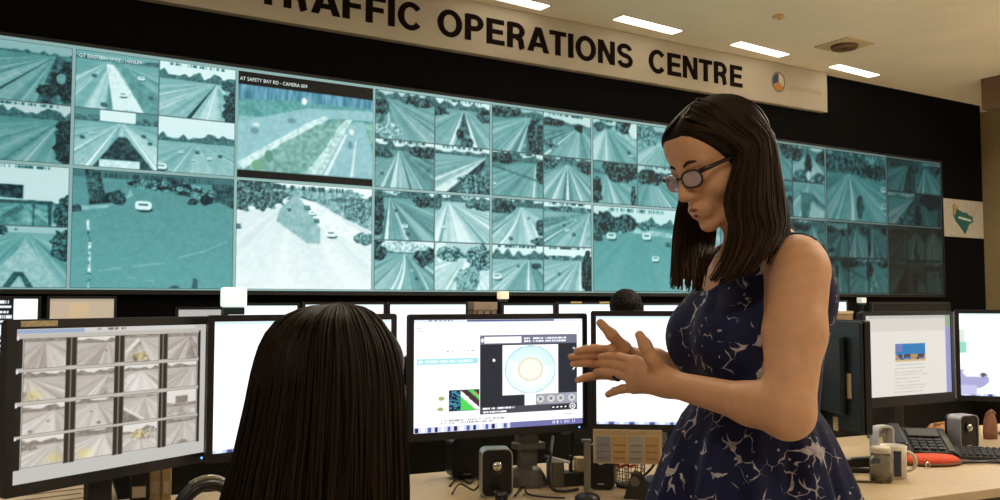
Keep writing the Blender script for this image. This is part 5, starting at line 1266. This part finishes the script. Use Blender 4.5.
MB().tube([Vector(p_loc(*q)) for q in ((.1035, -.010, .002), (.109, 0, .005), (.1035, .010, .002))], .0018, 6).build('bridge', M_FR, gl, True)
# ring on the near hand
rg = kL[2]*.62 + tL[2]*.38; dv = (tL[2] - kL[2]); dv /= np.linalg.norm(dv)
MB().cyl(Vector(rg - dv*.003 - OFF), Vector(rg + dv*.003 - OFF), .0098, n=16).build('finger_ring', mat('dark_stone', (.05, .07, .12), .2, .5), sw)
# hair
rng = np.random.default_rng(4)
def hx(x, y, z): return hp_(x, y, z)
cap_f = Field(); cap_f.ell(hp_(-.016, 0, .038), np.array([.108, .087, .089])*HS, HR, .01); cap_f.cap(hp_(-.06, 0, .0), hp_(-.055, 0, -.09), .058*HS, .05*HS, .03)
for sg in (-1, 1): cap_f.cap(hp_(-.022, sg*.056, .03), hp_(-.028, sg*.062, -.08), .031*HS, .03*HS, .03)
cap_f.cap(hp_(.030, -.022, .054), hp_(.030, .022, .054), .0515*HS, .0515*HS, .02)
cap_f.ell(hp_(.108, 0, -.026), np.array([.092, .125, .102])*HS, HR, .012, True)
l3, h3 = cap_f.bounds(.02); D, l_ = cap_f.grid(l3, h3, .004); Vc, Qc = surface(D, l_, .004)
inw = HC.copy()
near = [  # guides on the side towards the camera, front to back
 [hx(.050, .016, .112), hx(.058, .050, .088), hx(.038, .080, .048), hx(.020, .090, .005), px(727, 205, 1.437), px(733, 232, 1.43), px(724, 262, 1.405), px(704, 290, 1.39)],
 [hx(.030, .016, .124), hx(.036, .056, .101), hx(.020, .088, .050), hx(.002, .096, .005), px(742, 208, 1.420), px(746, 236, 1.412), px(738, 264, 1.39), px(718, 292, 1.375)],
 [hx(.000, .016, .129), hx(.004, .060, .106), hx(-.006, .092, .052), hx(-.022, .098, .005), px(758, 208, 1.415), px(762, 234, 1.405), px(752, 258, 1.382), px(732, 288, 1.368)],
 [hx(-.035, .016, .124), hx(-.034, .062, .100), hx(-.040, .090, .050), hx(-.052, .094, .005), px(773, 206, 1.428), px(776, 230, 1.408), px(765, 252, 1.380), px(745, 281, 1.368)],
 [hx(-.070, .014, .108), hx(-.074, .055, .086), hx(-.076, .076, .040), hx(-.084, .078, -.005), px(785, 206, 1.452), px(785, 228, 1.425), px(773, 247, 1.39), px(755, 272, 1.372)],
]
far = [
 [hx(.050, .012, .112), hx(.060, -.035, .100), hx(.046, -.076, .065), hx(.034, -.092, -.02), px(678, 215, 1.60), px(675, 240, 1.585), px(674, 268, 1.56), px(672, 296, 1.545)],
 [hx(.03, .014, .122), hx(.05, -.06, .085), hx(.02, -.086, .03), hx(.015, -.092, -.03), px(686, 222, 1.61), px(683, 250, 1.575), px(684, 276, 1.535), px(683, 299, 1.515)],
 [hx(.0, .018, .129), hx(.01, -.065, .1), hx(-.01, -.088, .03), hx(-.015, -.094, -.03), px(698, 232, 1.60), px(694, 258, 1.55), px(695, 280, 1.51), px(694, 300, 1.49)],
 [hx(-.02, .0, .129), hx(-.03, -.06, .1), hx(-.04, -.086, .03), hx(-.04, -.088, -.04), px(714, 240, 1.60), px(707, 260, 1.555), px(703, 280, 1.515), px(699, 299, 1.49)],
]
backg = [
 [hx(-.070, .016, .110), hx(-.088, .045, .080), hx(-.096, .055, .035), hx(-.102, .052, -.010), px(787, 208, 1.465), px(788, 230, 1.445), px(780, 247, 1.41), px(765, 272, 1.378)],
 [hx(-.075, -.01, .106), hx(-.105, -.005, .070), hx(-.118, -.002, .030), hx(-.120, .0, -.015), px(785, 212, 1.54), px(789, 238, 1.545), px(792, 262, 1.575), px(792, 285, 1.585)],
 [hx(-.065, -.04, .10), hx(-.085, -.055, .075), hx(-.095, -.065, .030), hx(-.095, -.07, -.020), px(772, 214, 1.62), px(778, 240, 1.625), px(780, 262, 1.64), px(782, 285, 1.655)],
]
frontg = [  # swept from the parting over the forehead corners
 [hx(.02, .016, .127), hx(.066, .03, .104), hx(.058, .058, .086), hx(.036, .083, .058), hx(.006, .092, .02)],
 [hx(.045, .014, .118), hx(.076, .022, .096), hx(.070, .050, .083), hx(.046, .080, .060), hx(.014, .091, .022)],
 [hx(.045, .008, .118), hx(.077, -.018, .095), hx(.073, -.046, .080), hx(.050, -.076, .055), hx(.022, -.089, .02)],
]
M_HAIR = hair_mat('dark_brown_hair', (.0055, .003, .0018), (.055, .025, .011), .5)
parts = [(Vc, Qc, np.full(len(Vc), .12))]
PUSH = [(hp_(-.016, 0, .038), np.array([.110, .089, .091])*HS, HR), (hp_(.030, 0, .054), np.array([.0535, .074, .0535])*HS, HR)]
topg = [[hx(.055 - .02*k, .016, .108 + .006*min(k, 3)), hx(.060 - .022*k, .04, .104), hx(.048 - .022*k, .072, .078), hx(.030 - .02*k, .090, .04), hx(.014 - .018*k, .096, .0)] for k in range(5)]
parts.append(strands(topg, 420, .0017, rng, .003, K=18, ends=.03, inward=None, jitter=.002, push=PUSH))
parts.append(strands(near, 1100, .0021, rng, .016, inward=inw, push=PUSH)); parts.append(strands(far, 560, .0020, rng, .012, push=PUSH)); parts.append(strands(backg, 520, .0021, rng, .014, inward=inw, push=PUSH)); frontr = [frontg[2], [hx(.02, .010, .127), hx(.056, -.028, .106), hx(.052, -.060, .084), hx(.030, -.084, .055), hx(.004, -.092, .02)]]
for fg_ in (frontg[:2], frontr): parts.append(strands(fg_, 260, .0016, rng, .006, K=16, ends=.05, inward=inw, jitter=.002, push=PUSH))
parts = [(v - OFF, q, t) for v, q, t in parts]
hair_object(parts, M_HAIR, sw)

# ------------------------------------------------------------------ office chairs
def office_chair(loc, rz, label):
    r = thing('office_chair', loc, rz, label, 'chair')
    M_CH = mat('chair_fabric', (.012, .012, .013), .9, bump=.2, scale=200); M_CP = mat('chair_plastic', (.015, .015, .015), .45)
    MB().box((-.23, -.22, .42), (.23, .24, .49), bev=.03).build('seat', M_CH, r)
    MB().box((-.21, -.29, .60), (.21, -.235, .93), Matrix.Translation((0, 0, 0)), bev=.025).build('backrest', M_CH, r)
    MB().tube(crom([(0, -.1, .42), (0, -.25, .42), (0, -.305, .5), (0, -.30, .72)], 6), .018, 8).build('back_support', M_CP, r, True)
    for s_ in (-1, 1):
        a = MB().tube([(s_*.22, 0, .44), (s_*.28, 0, .46), (s_*.28, 0, .62)], .014, 8).build('armrest', M_CP, r)
        MB().box((s_*.28 - .03, -.12, .621), (s_*.28 + .03, .12, .645), bev=.01).build('pad', M_CP, a)
    MB().cyl((0, 0, .10), (0, 0, .42), .028, n=14).build('gas_lift', M_CHROME, r)
    for k in range(5):
        a = 2*math.pi*k/5; l = MB().tube([(.03*math.cos(a), .03*math.sin(a), .11), (.28*math.cos(a), .28*math.sin(a), .075)], .018, 8).build('base_leg', M_CP, r)
        MB().cyl((.28*math.cos(a) - .02*math.sin(a), .28*math.sin(a) + .02*math.cos(a), .03), (.28*math.cos(a) + .02*math.sin(a), .28*math.sin(a) - .02*math.cos(a), .03), .03, n=14).build('caster', M_CP, l)
    return r
def seated(loc, face, head_z, head_pitch, scale, skin, shirt, trousers, label, head_off=(0, 0), head_face=None, reach=.42, head_s=1.0, ears=True, rest_z=DZ):
    """seated figure facing the direction face (x,y); loc is the hip point on the floor."""
    fx = np.array(face, float); fx /= np.linalg.norm(fx); lx = np.array([-fx[1], fx[0]])
    def S(f, l, z): q = fx*f + lx*l; return np.array([q[0], q[1], z])
    R = np.array([[fx[0], lx[0], 0], [fx[1], lx[1], 0], [0, 0, 1.0]])
    root = thing('person', (loc[0], loc[1], 0), 0, label, 'person')
    hf = fx if head_face is None else np.array(head_face, float)
    Rh = rot_frame(hf, head_pitch); C = np.array([head_off[0], head_off[1], head_z - .115*head_s])
    sz = head_z - .29*head_s                                   # shoulder height
    tor = Field(); tor.ell(S(.0, 0, (sz + .5)/2 + .1), (.105, .15, .22), R, .05); tor.cap(S(0, -.13, sz - .045), S(0, .13, sz - .045), .045, .045, .06); tor.ell(S(-.01, 0, .58), (.13, .17, .11), R, .05)
    arms = Field(); fore = Field(); legs = Field(); hf_ = Field(); feet = Field()
    for sg in (-1, 1):
        sh_, el, wr = S(0, sg*.165, sz - .06), S(.10, sg*.24, sz - .31), S(reach, sg*.13, rest_z + .035)
        arms.cap(sh_, el, .05, .042, .03); fore.cap(el, wr, .04, .024, .02)
        kn = [wr + S(.075, sg*(-.03 + .02*i), -.005) for i in range(4)]
        fg = [[k + S(.03, 0, .004), k + S(.05, 0, -.004), k + S(.064 - .006*abs(i - 1.5), 0, -.014)] for i, k in enumerate(kn)]
        hand(hf_, wr, kn, fg, [wr + S(.02, -sg*.022, 0), wr + S(.045, -sg*.04, -.004), wr + S(.062, -sg*.048, -.008), wr + S(.078, -sg*.05, -.012)])
        hip, knee, an = S(.02, sg*.09, .565), S(.42, sg*.12, .54), S(.44, sg*.12, .10)
        legs.cap(hip, knee, .075, .06, .05); legs.cap(knee, an, .058, .042, .04)
        feet.cap(an, S(.56, sg*.13, .04), .04, .035, .03); feet.cap(S(.42, sg*.12, .04), an, .038, .036, .02)
    bodyf = tor.merged(arms, fore, legs, hf_, feet); p = head_field(bodyf, C, Rh, head_s, ears)
    bodyf.cap(S(-.01, 0, sz - .06), p(-.025, 0, -.06), .055, .05, .03)
    lo, hi = bodyf.bounds(.03)
    wr_lo = np.min([S(reach - .03, -.2, 0), S(reach + .19, .2, 0), S(reach - .03, .2, 0), S(reach + .19, -.2, 0)], 0); wr_hi = np.max([S(reach - .03, -.2, 0), S(reach + .19, .2, 0), S(reach - .03, .2, 0), S(reach + .19, -.2, 0)], 0)
    bx = [(lo, hi, .0085), (C - .15, C + .15, .004), (np.array([wr_lo[0], wr_lo[1], rest_z - .02]), np.array([wr_hi[0], wr_hi[1], rest_z + .10]), .0035)]
    V, Q = patches(bodyf, bx); add_np('body', V, Q, skin, root)
    sf_ = tor.merged(arms); l2, h2 = sf_.bounds(.03); D, l_ = sf_.grid(l2, h2, .008, .008); V, Q = surface(D, l_, .008); add_np('shirt', V, Q, shirt, root)
    l2, h2 = legs.bounds(.03); D, l_ = legs.grid(l2, h2, .009, .010); V, Q = surface(D, l_, .009); add_np('trousers', V, Q, trousers, root)
    l2, h2 = feet.bounds(.03); D, l_ = feet.grid(l2, h2, .007, .006); V, Q = surface(D, l_, .007); add_np('shoes', V, Q, mat('shoe_black', (.01, .01, .01), .4), root)
    eyes(lambda x, y, z: p(x, y, z), Rh, root, head_s, 'iris_dark')
    return root, p, C, Rh

# seated woman seen from behind
W2 = np.array([-.232, 1.13]); face2 = np.array([.34, .94])
r2, p2, C2_, R2_ = seated(W2, face2, 1.285, math.radians(4), 1.0, M_SKIN2, mat('black_top', (.008, .008, .009), .85, bump=.1), mat('dark_trousers', (.012, .012, .016), .8), 'seated woman with long dark hair seen from behind', head_off=(.024, .02), head_face=(.5, .86), reach=.30, head_s=.96, ears=False, rest_z=.625)
office_chair((W2[0], W2[1], 0), math.atan2(face2[1], face2[0]) - math.pi/2, 'black office chair under the seated woman')
rng = np.random.default_rng(11); gs = []
top = C2_ + np.array([.0, .0, .130])
def wpx(x, y, Y): q = px(x, y, Y); return q - np.array([W2[0], W2[1], 0])
# outline points of the hair curtain: left edge, across the back (towards the camera), right edge
prof = [(.0, .0), (.006, .040), (.022, .066), (.048, .083), (.085, .093), (.125, .0985), (.19, .105), (.27, .112), (.36, .118)]
for k in range(13):
    a = math.radians(-222 + 246*k/12)                      # -200 .. 20 deg, -90 faces the camera
    g = []
    for d, w in prof:
        wl = w*(1.0 if math.cos(a) < 0 else .92)*(1 + (.16*max(0, d - .12)/.2 if math.cos(a) < 0 else 0))
        dep = w*1.08 if d < .13 else .106 + .02*(d - .13)
        g.append(C2_ + np.array([-.004, -.012, 0]) + np.array([wl*math.cos(a) - .012*(d > .1)*(d - .1)/.2, dep*math.sin(a), .120 - d]))
    gs.append([Vector(v + np.array([.006, .022, 0])*max(0, 1 - i_/2)) for i_, v in enumerate(g)])
M_HAIR2 = hair_mat('brown_black_hair', (.003, .002, .0015), (.030, .015, .007), .55)
cp = Field(); cp.ell(p2(-.014, 0, .037), np.array([.104, .082, .085])*.94, R2_, .01); cp.cap(p2(.02, -.022, .05), p2(.02, .022, .05), .052, .052, .02); cp.cap(C2_ + np.array([-.005, -.045, 0]), C2_ + np.array([-.012, -.03, -.22]), .060, .065, .04); cp.cap(C2_ + np.array([-.045, -.02, 0]), C2_ + np.array([-.075, -.02, -.2]), .036, .038, .04); cp.cap(C2_ + np.array([.04, -.02, 0]), C2_ + np.array([.045, -.02, -.2]), .034, .038, .04)
cp.ell(p2(.115, 0, -.03), (.085, .085, .10), R2_, .012, True)
l3, h3 = cp.bounds(.02); D, l_ = cp.grid(l3, h3, .005); Vc, Qc = surface(D, l_, .005)
inw = C2_ + np.array([0, 0, -.05])
flip_ = []
for k in range(7):
    a = math.radians(35 + 110*k/6); flip_.append([Vector(C2_ + np.array([math.cos(a)*w, math.sin(a)*w*1.1, .120 - d])) for d, w in ((0, 0), (.012, .04), (.03, .066), (.05, .08))])
hair_object([(Vc, Qc, np.full(len(Vc), .1)), strands(gs, 1900, .0021, rng, .012, K=26, jitter=.006, ends=.12, inward=inw, push=[(p2(-.014, 0, .037), np.array([.107, .085, .088])*.94, R2_)]), strands(flip_, 60, .0035, rng, .008, K=14, ends=.02, jitter=.002)], M_HAIR2, r2)

# seated man in the second row, only his dark head shows
hm = at(626, 290, 4.7)
W3 = np.array([hm.x - .02, 4.66]); f3 = np.array([.25, .97])
r3, p3, C3_, R3_ = seated(W3, f3, hm.z - .012, math.radians(8), 1.0, M_SKIN3, mat('grey_shirt', (.05, .05, .055), .8), mat('dark_trousers', (.012, .012, .016), .8), 'seated man with short dark hair in front of the rear screens', head_off=(.02, .03), reach=.46, rest_z=.78)
office_chair((W3[0], W3[1], 0), math.atan2(f3[1], f3[0]) - math.pi/2, 'black office chair under the dark-haired man')
ch = Field(); ch.ell(p3(-.016, 0, .042), (.106, .084, .088), R3_, .01); ch.cap(p3(-.06, -.03, -.02), p3(-.06, .03, -.02), .045, .045, .02)
ch.ell(p3(.105, 0, -.045), (.10, .12, .10), R3_, .012, True)
l3, h3 = ch.bounds(.02); D, l_ = ch.grid(l3, h3, .005); V, Q = surface(D, l_, .005)
rng = np.random.default_rng(2); V = V + (rng.random(V.shape) - .5)*.006
hair_object([(V, Q, rng.random(len(V))*.5)], hair_mat('black_short_hair', (.003, .0025, .0022), (.018, .012, .008), .6), r3)
